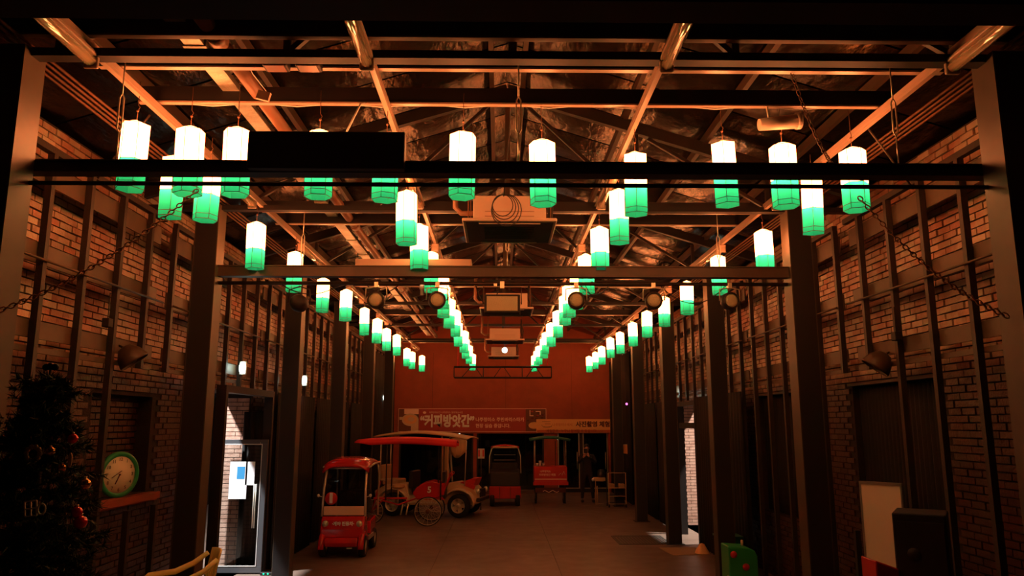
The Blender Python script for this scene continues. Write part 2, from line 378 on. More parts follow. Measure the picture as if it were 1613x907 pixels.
# curtained windows of the right wall
def ribs(name, m, parent, x, y0, y1, z0, z1, amp=.03, wl=.09, seed=0):
    rnd = random.Random(seed); n = int((y1 - y0) / .022)
    ph = [rnd.uniform(-.4, .4) for _ in range(n + 2)]
    def fn(u, v):
        y = y0 + (y1 - y0) * u; i = int(u * n)
        return (x + amp * math.sin(2 * math.pi * y / wl + ph[i] * .6) * (.6 + .4 * (1 - v)), y, z0 + (z1 - z0) * v)
    return MB().grid(fn, n, 3).build(name, m, parent, solid=.006)
for i, (h, nm) in enumerate(((wR1, 'window_1'), (wR2, 'window_2'))):
    f = MB()
    a, b, c, d = h
    for p, q in (((a, c), (b, c + .06)), ((a, d - .06), (b, d)), ((a, c + .06), (a + .06, d - .06)), ((b - .06, c + .06), (b, d - .06)), (((a + b) / 2 - .03, c + .06), ((a + b) / 2 + .03, d - .06))):
        f.b2((XR + .20, p[0], p[1]), (XR + .26, q[0], q[1]))
    wn = f.build(nm, 'black'); tag(wn, kind='structure')
    MB().b2((XR + .225, a + .06, c + .06), (XR + .235, b - .06, d - .06)).build('pane', 'glass', wn)
    MB().b2((XR - .03, a - .05, d), (XR + .02, b + .05, d + .035)).build('lintel_ledge', 'joist', wn)
    ribs('window_curtain', 'curtain', wn, XR + .10, a + .02, b - .02, c + .01, d - .01, seed=i)
# near wall (behind the camera) and back wall
tag(MB().b2((-4.8, -2.2, 0), (4.95, -2.0, 7)).build('wall_near', 'black'), kind='structure')
# back wall: upper red-brown sheet, three red pillars, dark gallery behind
bw = MB().b2((-4.8, YB, 2.12), (4.95, YB + .18, 6.9)).build('wall_back', 'redwall'); tag(bw, kind='structure')
for a, b in ((-4.8, -3.62), (1.58, 2.06), (3.90, 4.95)):
    MB().b2((a, YB, 0), (b, YB + .18, 2.12)).build('pillar', 'redwall', bw)
MB().b2((-.96, YB + .04, .0), (-.84, YB + .14, 2.12)).build('mullion', 'redwall', bw)
MB().b2((-3.62, YB - .06, 2.06), (3.9, YB, 2.16)).build('lower_trim', 'redwall', bw)
for x in (-2.45, .2, 2.6):
    MB().b2((x - .004, YB - .006, 2.2), (x + .004, YB - .001, 4.95)).build('panel_joint', 'ink', bw)
gal = MB().b2((-4.8, 32.6, 0), (4.95, 32.8, 3.2)); gal.b2((-4.8, YB + .18, 3.0), (4.95, 32.6, 3.2))
gal.b2((-4.9, YB + .18, 0), (-4.8, 32.8, 3.2)); gal.b2((4.95, YB + .18, 0), (5.05, 32.8, 3.2))
tag(gal.build('wall_gallery', 'black'), kind='structure')
pn = MB().b2((-3.4, 30.9, .0), (3.8, 31.0, 1.35)); tag(pn.build('display_wall', 'olive'), 'low olive display wall standing behind the shopfront glass', 'wall')
pn = MB().b2((2.1, 29.9, 0), (3.9, 29.95, .42)); tag(pn.build('display_plinth', 'olive'), 'low ochre plinth just behind the right glass doors', 'plinth')
# shopfront glass
def leaf_frame(name, x0, x1, y, z0, z1, t, m, gm, kind=True, parent=None):
    f = MB()
    for a, b in (((x0, z0), (x1, z0 + t)), ((x0, z1 - t), (x1, z1)), ((x0, z0 + t), (x0 + t, z1 - t)), ((x1 - t, z0 + t), (x1, z1 - t))):
        f.b2((a[0], y - .025, a[1]), (b[0], y + .025, b[1]))
    o = f.build(name, m, parent)
    if kind: tag(o, kind='structure')
    MB().b2((x0 + t, y - .004, z0 + t), (x1 - t, y + .004, z1 - t)).build('pane', gm, o)
    return o
for nm, x0, x1 in (('door_1', 2.08, 2.86), ('door_2', 2.98, 3.88)):
    o = leaf_frame(nm, x0, x1, YB + .1, .12, 2.1, .035, 'alu', 'dglass')
    MB().tube([(x1 - .09, YB + .05, .8), (x1 - .09, YB + .05, 1.4)], .012).build('handle', 'chrome', o)
MB().b2((2.86, YB + .06, 0), (2.98, YB + .14, 2.12)).build('door_post', 'black', bw)
MB().b2((2.06, YB + .02, 0), (3.9, YB + .16, .12)).build('threshold', 'black', bw)
for nm, x0, x1 in (('window_3', -3.62, -.96), ('window_4', -.84, 1.58)):
    leaf_frame(nm, x0, x1, YB + .1, .0, 2.12, .06, 'black', 'dglass')
tag(MB().b2((-3.62, YB - .5, 0), (1.9, YB - .01, .1)).build('step', 'concrete'), kind='structure')
st = MB()
st.tube([(-1.58, 30.2, 1.75), (-1.58, 30.2, 2.45)], .03); tag(st.build('tube_lamp', 'tubeon'), 'short white lit tube lamp glowing behind the shopfront glass', 'lamp')
tag(MB().ball((2.25, 30.4, 1.85), .05, sc=(.7, 1, 1.3)).build('small_lamp', 'tubeon'), 'tiny white lamp shining behind the left glass door', 'lamp')

# ---------------- roof
ZE, ZR, XC = 5.2, 6.75, .08
ceil = MB()
for X, s in ((-4.8, -1), (4.95, 1)):
    ze = ZE - .05
    def fn(u, v, X=X): return (XC + (X - XC) * v, -2.2 + 30.4 * u, ZR + (ze - ZR) * v)
    ceil.grid(fn, 1, 1, smooth=False)
c_ = ceil.build('ceiling', 'foil', solid=.05); tag(c_, kind='structure')
# foil sheets: laps running down the slope
for s in (-1, 1):
    XE = -4.75 if s < 0 else 4.9
    for k in range(30):
        y0 = -1.9 + k * 1.0; rnd = random.Random(k * 2 + s)
        def fn(u, v):
            x = XC + (XE - XC) * v; z = ZR - .05 + (ZE - ZR) * v
            return (x, y0 + u * .97, z - .02 - .035 * math.sin(math.pi * u) - .012 * math.sin(v * 19 + k) * math.sin(math.pi * u))
        MB().grid(fn, 6, 16).build('foil_sheet', 'foil', c_)
# purlins: on both slopes
for s in (-1, 1):
    for v in (.04, .3, .5, .7, .93):
        XE = -4.75 if s < 0 else 4.9
        x = XC + (XE - XC) * v; z = ZR - .17 + (ZE - ZR) * v
        MB().box((x, 13, z), (.055, 30, .10)).build('purlin', 'joist', c_)
# rafters and kingposts of each truss
for k, y in enumerate([1.2] + [c + .12 for c in COLY]):
    t = empty('roof_truss', (0, y, 4.95), '%s steel roof truss counting from the camera, dark rafters and posts' % ORD[k], 'truss', 'roof trusses')
    for s, XE in ((-1, -4.7), (1, 4.85)):
        MB().bar((XC, 0, ZR - .3 - 4.95), (XE, 0, ZE - .22 - 4.95), .08, .14).build('rafter', 'steel', t)
        for v in (.33, .66):
            x = XC + (XE - XC) * v
            MB().bar((x, 0, -.0), (x, 0, ZR - .36 - 4.95 + (ZE - ZR) * v), .05, .05).build('post', 'steel', t)
            MB().bar((x, 0, -.0), (XC + (XE - XC) * (v - .3), 0, ZR - .36 - 4.95 + (ZE - ZR) * (v - .3)), .04, .04).build('strut', 'steel', t)
    MB().bar((XC, 0, 0), (XC, 0, ZR - .3 - 4.95), .06, .06).build('king_post', 'beam', t)
    MB().box((XC, 0, -.02), (9.4, .10, .06)).build('bottom_chord', 'black', t)
# cross joists
for k, (y, x0, x1) in enumerate(((4.89, -4.2, 4.35), (5.36, -3.0, 3.35), (6.0, -3.0, 3.3), (9.3, -3.0, 3.3), (9.9, -3.0, 3.3), (14.6, -3.0, 3.3), (18.5, -3.0, 3.3), (25.0, -3.2, 3.4))):
    t = empty('cross_beam', (0, y, 5.03), '%s cross beam under the roof counting from the camera, dark web over a pale bottom flange' % ORD[k], 'beam', 'cross beams')
    MB().b2((x0, -.02, 0), (x1, .02, .13)).build('web', 'black', t)
    MB().b2((x0, -.026, -.014), (x1, .026, 0)).build('bottom_flange', 'track' if k else 'beam', t)
# entrance header above the camera
tag(MB().b2((-4.2, 2.5, 3.89), (4.35, 2.65, 5.15)).build('header_beam', 'black'), 'wide black header beam across the top edge of the picture', 'beam')

# ---------------- columns
def column(x0, x1, y, k, side):
    t = empty('steel_column', ((x0 + x1) / 2, y + .12, 0), '%s dark steel column from the camera on the %s side of the hall' % (ORD[k], side), 'column', 'columns of the %s side' % side)
    wd = abs(x1 - x0); s = 1 if side == 'left' else -1
    MB().b2((s * (wd / 2 - .012), -.12, .012), (s * wd / 2, .12, 4.95)).build('inner_flange', 'column', t)
    MB().b2((-s * (wd / 2 - .012), -.12, .012), (-s * wd / 2, .12, 4.95)).build('outer_flange', 'column', t)
    MB().b2((-wd / 2 + .012, -.12, .012), (wd / 2 - .012, -.108, 4.95)).build('web_plate', 'black', t)
    MB().box((0, 0, .006), (wd + .1, .34, .012)).build('base_plate', 'steel', t)
for k, y in enumerate(COLY):
    dx = .07 if k == 1 else 0
    column(CL - dx, CL - .27 - dx, y, k, 'left'); column(CR, CR + .27, y, k, 'right')

# ---------------- side frames: studs and rails
def frame_side(S, side, wall, skips):
    s = -1 if side == 'left' else 1
    for k in range(-6, 34):
        y = 6.43 + .6417 * k
        if y > YB - .1: continue
        segs = [(0, 4.72)]
        for (y0, y1, z0, z1) in skips:
            if y0 < y < y1: segs = [q for q in ((0, z0), (z1, 4.72)) if q[1] - q[0] > .05]
        for z0, z1 in segs:
            MB().b2((S - .03, y - .028, z0), (S + .03, y + .028, z1)).build('stud', 'steel', wall)
    for (a, b) in zip([.9] + COLY, COLY + [YB]):
        y0, y1 = a + .26, b - .02
        for nm, zc, h in (('rail', 4.55, .20), ('rail', 3.84, .18), ('rail', 3.19, .15), ('rail', 3.02, .05)):
            MB().b2((S + s * .035, y0, zc - h / 2), (S + s * .058, y1, zc + h / 2)).build(nm, 'rail', wall)
        MB().tube([(S - s * .045, y0, 3.77), (S - s * .045, y1, 3.77)], .012, 6).build('rail_rod', 'rail', wall)
        MB().b2((S - .03, y0, 4.72), (S + .03, y1, 4.78)).build('top_rail', 'steel', wall)
frame_side(SL, 'left', wallL, [(8.0, 9.3, 1.5, 2.99), (10.8, 13.15, 0, 2.86)])
frame_side(SR, 'right', wallR, [(8.0, 9.3, 1.2, 2.99), (15.85, 17.5, 0, 2.85)])
# black curtains in the lower part of the far bays
def curtain(S, y0, y1, lab, k, z1=2.93):
    o = ribs('stage_curtain', 'curtain', None, S, y0, y1, .02, z1, .035, .16, k); tag(o, lab, 'curtain', 'black curtains')
curtain(SL + .09, 13.3, 15.9, 'black pleated curtain behind the small red cart on the left', 1)
curtain(SL + .09, 16.25, 19.5, 'black pleated curtain behind the rickshaw with the red canopy', 2)
curtain(SL + .09, 19.85, 23.1, 'black pleated curtain on the left near the back wall', 3)
curtain(SL + .09, 23.45, 27.8, 'black pleated curtain meeting the back wall on the left', 4, 4.6)
curtain(SR - .09, 12.7, 15.75, 'black pleated curtain just in front of the right doorway', 5)
curtain(SR - .09, 17.6, 19.5, 'black pleated curtain just beyond the right doorway', 6)
curtain(SR - .09, 19.85, 23.1, 'black pleated curtain on the right behind the wire trolley', 7)
curtain(SR - .09, 23.45, 27.8, 'black pleated curtain meeting the back wall on the right', 8, 4.6)
# doorway frames
def doorway(S, y0, y1, zt, name):
    f = MB(); f.b2((S - .07, y0 - .09, 0), (S + .07, y0, zt + .1)); f.b2((S - .07, y1, 0), (S + .07, y1 + .09, zt + .1)); f.b2((S - .07, y0, zt), (S + .07, y1, zt + .1))
    tag(f.build(name, 'black'), kind='structure'); return f
doorway(SL, 10.95, 13.1, 2.84, 'door_3'); doorway(SR, 15.95, 17.4, 2.78, 'door_4')
MB().b2((SR - .05, 15.95, 2.30), (SR + .05, 17.4, 2.42)).build('transom_bar', 'black', bpy.data.objects['door_4'])

# ================================================================ LANTERNS
def hexring(r, z, rot=.0): return [(r * math.cos(rot + k * math.pi / 3), r * math.sin(rot + k * math.pi / 3), z) for k in range(6)]
def make_lantern(cord=.50):
    root = empty('silk_lantern', (0, 0, 0), 'x', 'lantern')
    r = .108; top = .272; mid = -.045; bot = -.272
    m = MB(); v = hexring(.012, top + .018) + hexring(r, top - .022) + hexring(r, mid)
    m.add(v, [(i * 6 + k, i * 6 + (k + 1) % 6, (i + 1) * 6 + (k + 1) % 6, (i + 1) * 6 + k) for i in range(2) for k in range(6)])
    m.build('red_shade', 'silk_red', root)
    m = MB(); v = hexring(r, mid) + hexring(r * .985, bot)
    m.add(v, [(k, (k + 1) % 6, 6 + (k + 1) % 6, 6 + k) for k in range(6)])
    m.build('green_shade', 'silk_green', root)
    m = MB()
    for k in range(6):
        a = hexring(r + .001, 0)[k]; m.tube([(a[0], a[1], top - .022), (a[0], a[1], bot)], .0022, 4)
    for z in (top - .022, mid, bot + .045, bot): m.tube(hexring(r + .001, z), .0025, 4, closed=True)
    m.build('wire_frame', 'ribs', root)
    MB().ball((0, 0, .05), .03, 8).build('bulb', 'bulb', root)
    m = MB(); m.tube([(0, 0, .08), (0, 0, top + .10), (.014, 0, top + .13), (0, 0, top + .15), (0, 0, cord)], .003, 5); m.ball((0, 0, top + .10), .011, 6)
    m.build('hanging_cord', 'rust', root)
    return root
proto = make_lantern(.62)
ld = bpy.data.lights.new('lantern_light', 'POINT'); ld.energy = 7 * LAMP; ld.color = (1, .75, .5); ld.shadow_soft_size = .03
def lan(x, zc, lab, group, first=[True]):
    y = (zc - .358) / .9845
    o = proto if first[0] else copy_tree(proto)
    first[0] = False
    o.location = (x, y, 4.44 + random.uniform(-.012, .012)); o.rotation_euler = (random.uniform(-.02, .02), random.uniform(-.02, .02), random.uniform(0, 1.05))
    tag(o, lab, 'lantern', group)
    l = bpy.data.objects.new('lantern_light', ld); COL.objects.link(l); l.parent = o; l.location = (0, 0, .0)
FR = [(-2.84, 5.93), (-2.46, 6.05), (-2.08, 6.03), (-1.45, 6.1), (-.935, 6.2), (-.31, 6.14), (.344, 6.26), (1.16, 6.54), (1.86, 6.29), (2.37, 6.34), (3.0, 6.42)]
for i, (x, zc) in enumerate(FR):
    lan(x, zc, 'lantern %s from the left in the front cross row behind the dark beam' % ORD[i], 'lanterns of the front cross row')
proto = make_lantern(.50); lan.__defaults__[0][0] = True
OL = [(-2.87, 6.7), (-2.62, 6.85), (-2.85, 8.91), (-2.80, 10.4), (-2.88, 12.4), (-2.71, 13.4), (-2.76, 15.5), (-2.76, 17.1), (-2.80, 18.8), (-2.72, 20.05), (-2.9, 23.7), (-2.88, 24.9), (-2.71, 26.4)]
for i, (x, zc) in enumerate(OL): lan(x, zc, 'red and green silk lantern, %s from the front in the far left line' % ORD[i], 'lanterns of the far left line')
OR_ = [(2.95, 7.17), (3.18, 9.14), (3.05, 10.6), (3.07, 12.5), (3.03, 14.05), (3.07, 15.9), (3.07, 17.6), (3.06, 19.4), (3.0, 20.7), (3.07, 23.0), (3.13, 25.0), (3.1, 26.5)]
for i, (x, zc) in enumerate(OR_): lan(x, zc, 'red and green silk lantern, %s from the front in the far right line' % ORD[i], 'lanterns of the far right line')
IL = [7.68, 9.0, 10.4, 12.0, 13.0, 14.4, 15.8, 17.6, 19.3, 21.0, 23.0, 25.6]
for i, zc in enumerate(IL): lan(-.945 + random.uniform(-.03, .03), zc, 'red and green silk lantern, %s from the front in the inner left line' % ORD[i], 'lanterns of the inner left line')
IR = [7.6, 9.1, 10.5, 11.9, 12.9, 13.9, 15.8, 17.7, 19.6, 20.9, 23.0, 24.6, 26.3]
for i, zc in enumerate(IR): lan(1.17 + random.uniform(-.03, .03), zc, 'red and green silk lantern, %s from the front in the inner right line' % ORD[i], 'lanterns of the inner right line')

# ================================================================ TRACKS, TUBES, PIPES
TR = [(-2.84, 'far left'), (-.936, 'inner left'), (1.16, 'inner right'), (3.18, 'far right')]
fproto = None
for x, nm in TR:
    t = MB().b2((x - .022, 2.8, 4.955), (x + .022, 26.6, 5.0)); t.b2((x - .02, 2.8, 4.93), (x + .02, 26.6, 4.955))
    tag(t.build('lighting_track', 'track'), 'long pale lighting track running down the hall above the %s lantern line' % nm, 'track')
    for k in range(7):
        y = 3.64 + 3.48 * k
        lab = 'unlit fluorescent tube fitting, %s from the front on the %s track' % (ORD[k], nm)
        if fproto is None:
            fproto = empty('tube_fitting', (x, y, 4.93), lab, 'lamp', 'tube fittings on the tracks')
            MB().b2((-.05, 0, -.03), (.05, 1.35, 0)).build('fitting_base', 'track', fproto, bevel=.008)
            m = MB(); m.tube([(0, .03, -.06), (0, 1.32, -.06)], .04, 14); m.build('tube', 'tube', fproto)
            for yy in (.02, 1.33): MB().box((0, yy, -.06), (.1, .03, .1)).build('end_cap', 'track', fproto, bevel=.01)
            o = fproto
        else: o = copy_tree(fproto)
        o.location = (x, y, 4.93); tag(o, lab)
    for k in range(9):
        pass
# conduits above the columns
for side, x, w in (('left', -3.28, -1), ('right', 3.53, 1)):
    t = empty('conduit_run', (x, 2.8, 5.0), 'four parallel thin conduits running down the %s side under the roof' % side, 'pipe')
    for k in range(4): MB().tube([(w * k * .055, 0, 0), (w * k * .055, 24, 0)], .012, 6).build('conduit', 'rust', t)
# duct and brown pipe on the left
t = empty('cable_tray', (-2.24, 2.8, 5.12), 'crinkled silver cable tray running diagonally beside a brown pipe', 'tray')
m = MB().b2((-.07, 0, 0), (.07, 21, .05)); m.build('tray', 'galv', t)
for k in range(20): MB().b2((-.085, .4 + k, -.01), (.085, .44 + k, .06)).build('bracket', 'galv', t)
m = MB().tube([(-2.02, 2.8, 5.1), (-2.02, 23.8, 5.1)], .055, 12)
for k in range(8): m.tube([(-2.02, 5 + 2.6 * k, 5.1), (-2.02, 5.12 + 2.6 * k, 5.1)], .066, 12)
tag(m.build('drain_pipe', 'pvc'), 'long brown pipe with collars running beside the silver cable tray', 'pipe')

# ================================================================ LOW LIGHTING BEAMS
def tie(y, zb, zt, x0, x1, lab, m):
    t = empty('tie_beam', (0, y, zb), lab, 'beam')
    h = zt - zb
    MB().b2((x0, 0, .012), (x1, .012, h - .012)).build('web', m, t)
    MB().b2((x0, -.02, 0), (x1, .10, .012)).build('bottom_flange', m, t)
    MB().b2((x0, -.02, h - .012), (x1, .10, h)).build('top_flange', m, t)
    return t
e_ = tie(5.16, 4.135, 4.225, -3.40, 3.62, 'near dark tie beam crossing in front of the first row of lanterns', 'black')
m = MB().b2((-1.76, 5.06, 4.14), (-.67, 5.155, 4.41)); o = m.build('banner_housing', 'black', bevel=.01); tag(o, 'long black box fixed on the near tie beam left of centre', 'box')
m = MB().tube([(-3.38, 5.08, 4.03), (3.6, 5.08, 4.03)], .016, 8); tag(m.build('lighting_bar', 'black'), 'thin black lighting bar under the near tie beam', 'pipe')
g_ = tie(8.8, 4.10, 4.23, -3.31, 3.41, 'second tie beam down the hall, its brown face lit by lanterns', 'beam')
m = MB().tube([(-3.31, 8.86, 4.03), (3.41, 8.86, 4.03)], .022, 8); tag(m.build('lighting_bar', 'steel'), 'lighting bar with round spotlights under the second tie beam', 'pipe')
MBg = MB().b2((-1.74, 8.95, 4.235), (-.35, 9.25, 4.345)); o = MBg.build('fan_coil_box', 'acw', bevel=.008); tag(o, 'long pale box lying on the second tie beam left of centre', 'box')
# turnbuckle rods hanging in the middle
def turnbuckle(x, y, z0, z1, lab):
    t = empty('turnbuckle', (x, y, z1), lab, 'turnbuckle')
    L = z1 - z0
    MB().tube([(0, 0, 0), (0, 0, -L * .35)], .006, 6).build('upper_rod', 'chrome', t)
    MB().tube([(0, 0, -L * .72), (0, 0, -L)], .006, 6).build('lower_rod', 'chrome', t)
    m = MB(); m.tube([(0, 0, -L * .33), (.016, 0, -L * .38), (.016, 0, -L * .68), (0, 0, -L * .73), (-.016, 0, -L * .68), (-.016, 0, -L * .38)], .006, 6, closed=True)
    m.build('buckle', 'chrome', t)
turnbuckle(.13, 5.3, 4.28, 5.04, 'steel turnbuckle hanging in the middle above the near tie beam')
turnbuckle(.08, 8.9, 4.24, 4.9, 'steel turnbuckle hanging in the middle above the second tie beam')
turnbuckle(-2.78, 5.3, 4.28, 5.04, 'steel turnbuckle above the left end of the near tie beam')
turnbuckle(2.92, 5.3, 4.28, 5.04, 'steel turnbuckle above the right end of the near tie beam')
turnbuckle(-2.36, 8.9, 4.12, 4.9, 'wire hanger near the left end of the second tie beam')
turnbuckle(2.62, 8.9, 4.12, 4.9, 'wire hanger near the right end of the second tie beam')
# chains
def chain(p, q, lab, link=.05, sag=.12):
    p = Vector(p); q = Vector(q); L = (q - p).length; n = int(L / (link * .72)); m = MB()
    d = (q - p).normalized(); u = d.cross(Vector((0, 0, 1))).normalized(); v = u.cross(d)
    for i in range(n):
        t = (i + .5) / n; c = p.lerp(q, t) - Vector((0, 0, sag * 4 * t * (1 - t))); a = u if i % 2 else v
        pts = [c + d * (math.cos(s) * link * .5) + a * (math.sin(s) * link * .28) for s in (2 * math.pi * k / 8 for k in range(8))]
        m.tube(pts, .005, 4, closed=True)
    tag(m.build('chain', 'rust'), lab, 'chain')
chain((2.2, 5.37, 5.04), (2.62, 5.6, 4.3), 'rusty chain hanging down to the right end of the near tie beam')
chain((2.75, 5.6, 4.12), (3.36, 4.95, 3.1), 'rusty chain running down to the nearest right column')
chain((-2.3, 5.6, 4.15), (-3.235, 4.92, 3.12), 'rusty chain running down to the nearest left column', sag=.1)
# diagonal rods at the roof corners
for a, b, lab in (((-3.3, 5.2, 5.0), (-3.36, 5.0, 4.4), 'thin rod above the nearest left column'), ((-3.0, 6.2, 5.0), (-3.5, 6.4, 4.5), 'thin brace rod under the left eaves'), ((3.2, 6.3, 5.0), (3.75, 6.6, 4.5), 'thin brace rod under the right eaves')):
    tag(MB().tube([a, b], .01, 6).build('brace_rod', 'column'), lab, 'rod')

# PAR cans and flood
def par(x, z, lab, turn=0, m='lens', first=[None]):
    if first[0] is None:
        t = empty('spotlight', (x, 8.86, 4.03), lab, 'spotlight', 'spotlights on the second bar')
        mm = MB().lathe([(.004, .12), (.07, .12), (.10, .05), (.10, -.04), (.082, -.06)], (0, 0, -.20), 'Y', 20); mm.build('housing', 'steel', t, solid=.006)
        mm = MB().lathe([(.001, -.062), (.05, -.06), (.08, -.045), (.08, -.03)], (0, 0, -.20), 'Y', 20); mm.build('lens', 'lens', t)
        mm = MB(); mm.tube([(-.125, 0, -.2), (-.12, 0, -.06), (0, 0, -.045), (.12, 0, -.06), (.125, 0, -.2)], .008, 6); mm.build('yoke', 'chrome', t)
        mm = MB().box((0, 0, -.02), (.05, .06, .07)); mm.build('clamp', 'chrome', t, bevel=.006)
        mm = MB().tube([(.10, .1, -.2), (.17, .08, -.12), (.1, .03, 0), (.2, .02, .03)], .005, 5); mm.build('cable', 'cable', t)
        first[0] = t
    else: t = copy_tree(first[0]); t.location = (x, 8.86, 4.03); tag(t, lab)
    t.rotation_euler = (0, 0, turn)
for i, (px, tr) in enumerate(((592, .0), (688, .15), (908, -.1), (1031, -.15), (1152, .1))):
    par((px - 788) / 1200 * 8.95, 0, 'round spotlight with cream lens, %s from the left on the second bar' % ORD[i], tr)
t = empty('spotlight', (-2.36, 8.86, 4.03), 'dark can spotlight seen from behind at the left end of the second bar', 'spotlight')
MB().lathe([(.001, -.12), (.07, -.12), (.10, -.05), (.10, .06)], (0, 0, -.24), 'Y', 18).build('housing', 'black', t)
MB().tube([(-.13, 0, -.24), (-.12, 0, -.08), (0, 0, -.04), (.12, 0, -.08), (.13, 0, -.24)], .008, 6).build('yoke', 'steel', t)
t = empty('flood_light', (.02, 8.84, 4.03), 'rectangular floodlight with cream face at the middle of the second bar', 'floodlight')
MB().b2((-.21, -.06, -.36), (.21, .1, -.14)).build('housing', 'black', t, bevel=.01)
MB().b2((-.18, -.067, -.335), (.18, -.055, -.165)).build('lens', 'lens', t)
MB().tube([(-.225, 0, -.25), (-.225, 0, -.05), (.225, 0, -.05), (.225, 0, -.25)], .007, 6).build('yoke', 'steel', t)
m = MB(); m.box((0, 0, -.02), (.05, .05, .08)); m.box((-.08, 0, -.02), (.04, .03, .03)); m.build('clamp', 'chrome', t)
# small white socket and cable loops on the bar
t = empty('plug_socket', (-.92, 8.8, 4.0), 'small white plug socket hanging from the second bar beside a spotlight', 'socket')
MB().lathe([(.001, -.12), (.02, -.12), (.02, -.05), (.028, -.05), (.028, 0), (.001, 0)], n=10).build('body', 'white', t)
for k, (x0, x1, d) in enumerate(((-2.6, -1.9, .12), (-.3, .0, .25), (.95, 1.3, .12), (1.9, 2.7, .22), (-1.6, -1.2, .1))):
    m = MB().tube([(x0 + (x1 - x0) * t / 10, 8.93, 4.03 - d * 4 * t / 10 * (1 - t / 10)) for t in range(11)], .006, 5)
    tag(m.build('cable', 'cable'), '%s black cable loop from the left on the second lighting bar' % ORD[k], 'cable', 'cable loops on the second bar')
m = MB()
for k in range(4):
    r = .10 + .016 * k
    m.tube([(.02 + .012 * k + r * math.sin(a), 7.22 + .006 * k, 4.60 - r * .9 + r * 1.1 * math.cos(a)) for a in (2 * math.pi * i / 20 for i in range(20))], .005, 5, closed=True)
m.tube([(.03, 7.22, 4.6), (.05, 7.1, 4.8), (.08, 6.4, 4.98), (.08, 6.0, 5.03)], .005, 5)
tag(m.build('cable_coil', 'cable'), 'coil of black cable hanging in front of the nearest ceiling unit', 'cable')

# ceiling air conditioners
acp = None
for i, (zc, x) in enumerate(((7.6, .09), (13.4, .11), (18.4, .11), (22.9, .1))):
    y = (zc - .35) / .9845
    lab = ['nearest', 'second', 'third', 'farthest'][i] + ' square cassette air conditioner hanging under the roof along the middle'
    if acp is None:
        acp = empty('ceiling_cassette', (x, y, 4.39), lab, 'air conditioner', 'cassette air conditioners')
        MB().b2((-.475, 0, 0), (.475, .95, .035)).build('panel', 'acw', acp, bevel=.012)
        MB().b2((-.37, .12, .035), (.37, .84, .30)).build('casing', 'acw', acp, bevel=.01)
        MB().b2((-.44, .04, -.004), (.44, .91, .002)).build('underside', 'acd', acp)
        m = MB()
        for k in range(12): m.b2((-.26, .22 + k * .043, -.012), (.26, .235 + k * .043, -.004))
        m.build('grille', 'acd', acp)
        for q in ((-.31, .06, .62, .02), (-.31, .87, .62, .02)): MB().b2((q[0], q[1], -.014), (q[0] + q[2], q[1] + q[3], -.004)).build('louvre', 'track', acp)
        for a in (-.42, .42):
            for b in (.15, .8): MB().tube([(a, b, .02), (a, b, .8)], .006, 5).build('hanger_rod', 'rust', acp)
        MB().tube([(-.37, .3, .16), (-.5, .3, .16), (-.56, .3, .22), (-.56, .3, .6)], .028, 8).build('drain_elbow', 'pvc', acp)
        m = MB()
        for k in range(3): m.tube([(.37, .3 + .03 * k, .12), (.44, .3 + .03 * k, .05), (.45 - .03 * k, .3, .25), (.40, .3, .55)], .012, 6)
        m.build('hose', 'cable', acp)
        for k in range(2): MB().b2((-.25, .112, .08 + .05 * k), (.25, .12, .085 + .05 * k)).build('seam', 'pvc', acp)
    else:
        o = copy_tree(acp); o.location = (x, y, 4.39); tag(o, lab)

# small round white lamp deep in the hall
t = empty('round_lamp', (.12, 20.6, 4.36), 'round bright white lamp hanging deep in the hall under the roof', 'lamp')
MB().ball((0, 0, 0), .075, 12).build('globe', 'lampw', t); MB().tube([(0, 0, .07), (0, 0, 2.12)], .006, 5).build('rod', 'cable', t)
# hanging lattice truss near the back
t = empty('hanging_truss', (0, 24.2, 3.84), 'red-brown lattice truss hanging level near the back wall', 'truss')
x0, x1, h = -1.46, 1.62, .34
for z in (0, h):
    for y in (0, .25): MB().tube([(x0, y, z), (x1, y, z)], .022, 8).build('chord', 'black', t)
n = 10
for k in range(n + 1):
    x = x0 + (x1 - x0) * k / n
    if k in (0, 3, 7, 10): MB().tube([(x, 0, 0), (x, 0, h)], .016, 6).build('upright', 'black', t)
for (a, b) in ((.8, 1.8), (3.0, 2.2), (4.2, 5.0), (6.0, 5.2), (7.6, 8.4), (9.4, 8.6)):
    MB().tube([(x0 + a * .3, 0, 0), (x0 + b * .3, 0, h)], .013, 6).build('diagonal', 'black', t)
for x in (-1.35, 1.5): MB().tube([(x, .12, h), (x, .12, h + .75)], .02, 6).build('hanger', 'redmetal', t)

# projector / floodlight on joists and other roof gear
t = empty('tube_speaker', (2.35, 6.0, 4.86), 'orange-lit cylindrical housing fixed under the roof at the upper right', 'floodlight')
MB().tube([(-.19, 0, .0), (.13, 0, .035)], [.05, .062], 14).build('barrel', 'acw', t)
MB().tube([(.12, 0, .034), (.155, 0, .038)], .07, 14).build('end_cap', 'acw', t); MB().tube([(-.1, 0, .03), (-.12, 0, .2)], .012, 6).build('bracket', 'chrome', t)
for k, (x, y, lab) in enumerate(((-1.66, 5.0, 'small black box lamp on the nearest cross beam, left one of two'), (-1.42, 5.0, 'small black box lamp on the nearest cross beam, right one of two'))):
    t = empty('box_lamp', (x, y + .22, 4.98), lab, 'lamp'); MB().b2((-.09, 0, 0), (.09, .12, .08)).build('body', 'black', t, bevel=.01); MB().b2((-.07, -.006, -.008), (.07, .1, 0)).build('lens', 'pvc', t)
t = empty('junction_box', (-1.85, 5.6, 4.92), 'small beige junction box hanging on a wire between the cross beams', 'box')
MB().b2((-.05, 0, -.04), (.05, .03, .03)).build('body', 'acw', t, rot=(0, .25, 0)); MB().tube([(.02, .02, .03), (-.04, -.15, .1), (-.05, -.23, .13)], .004, 5).build('wire', 'white', t)
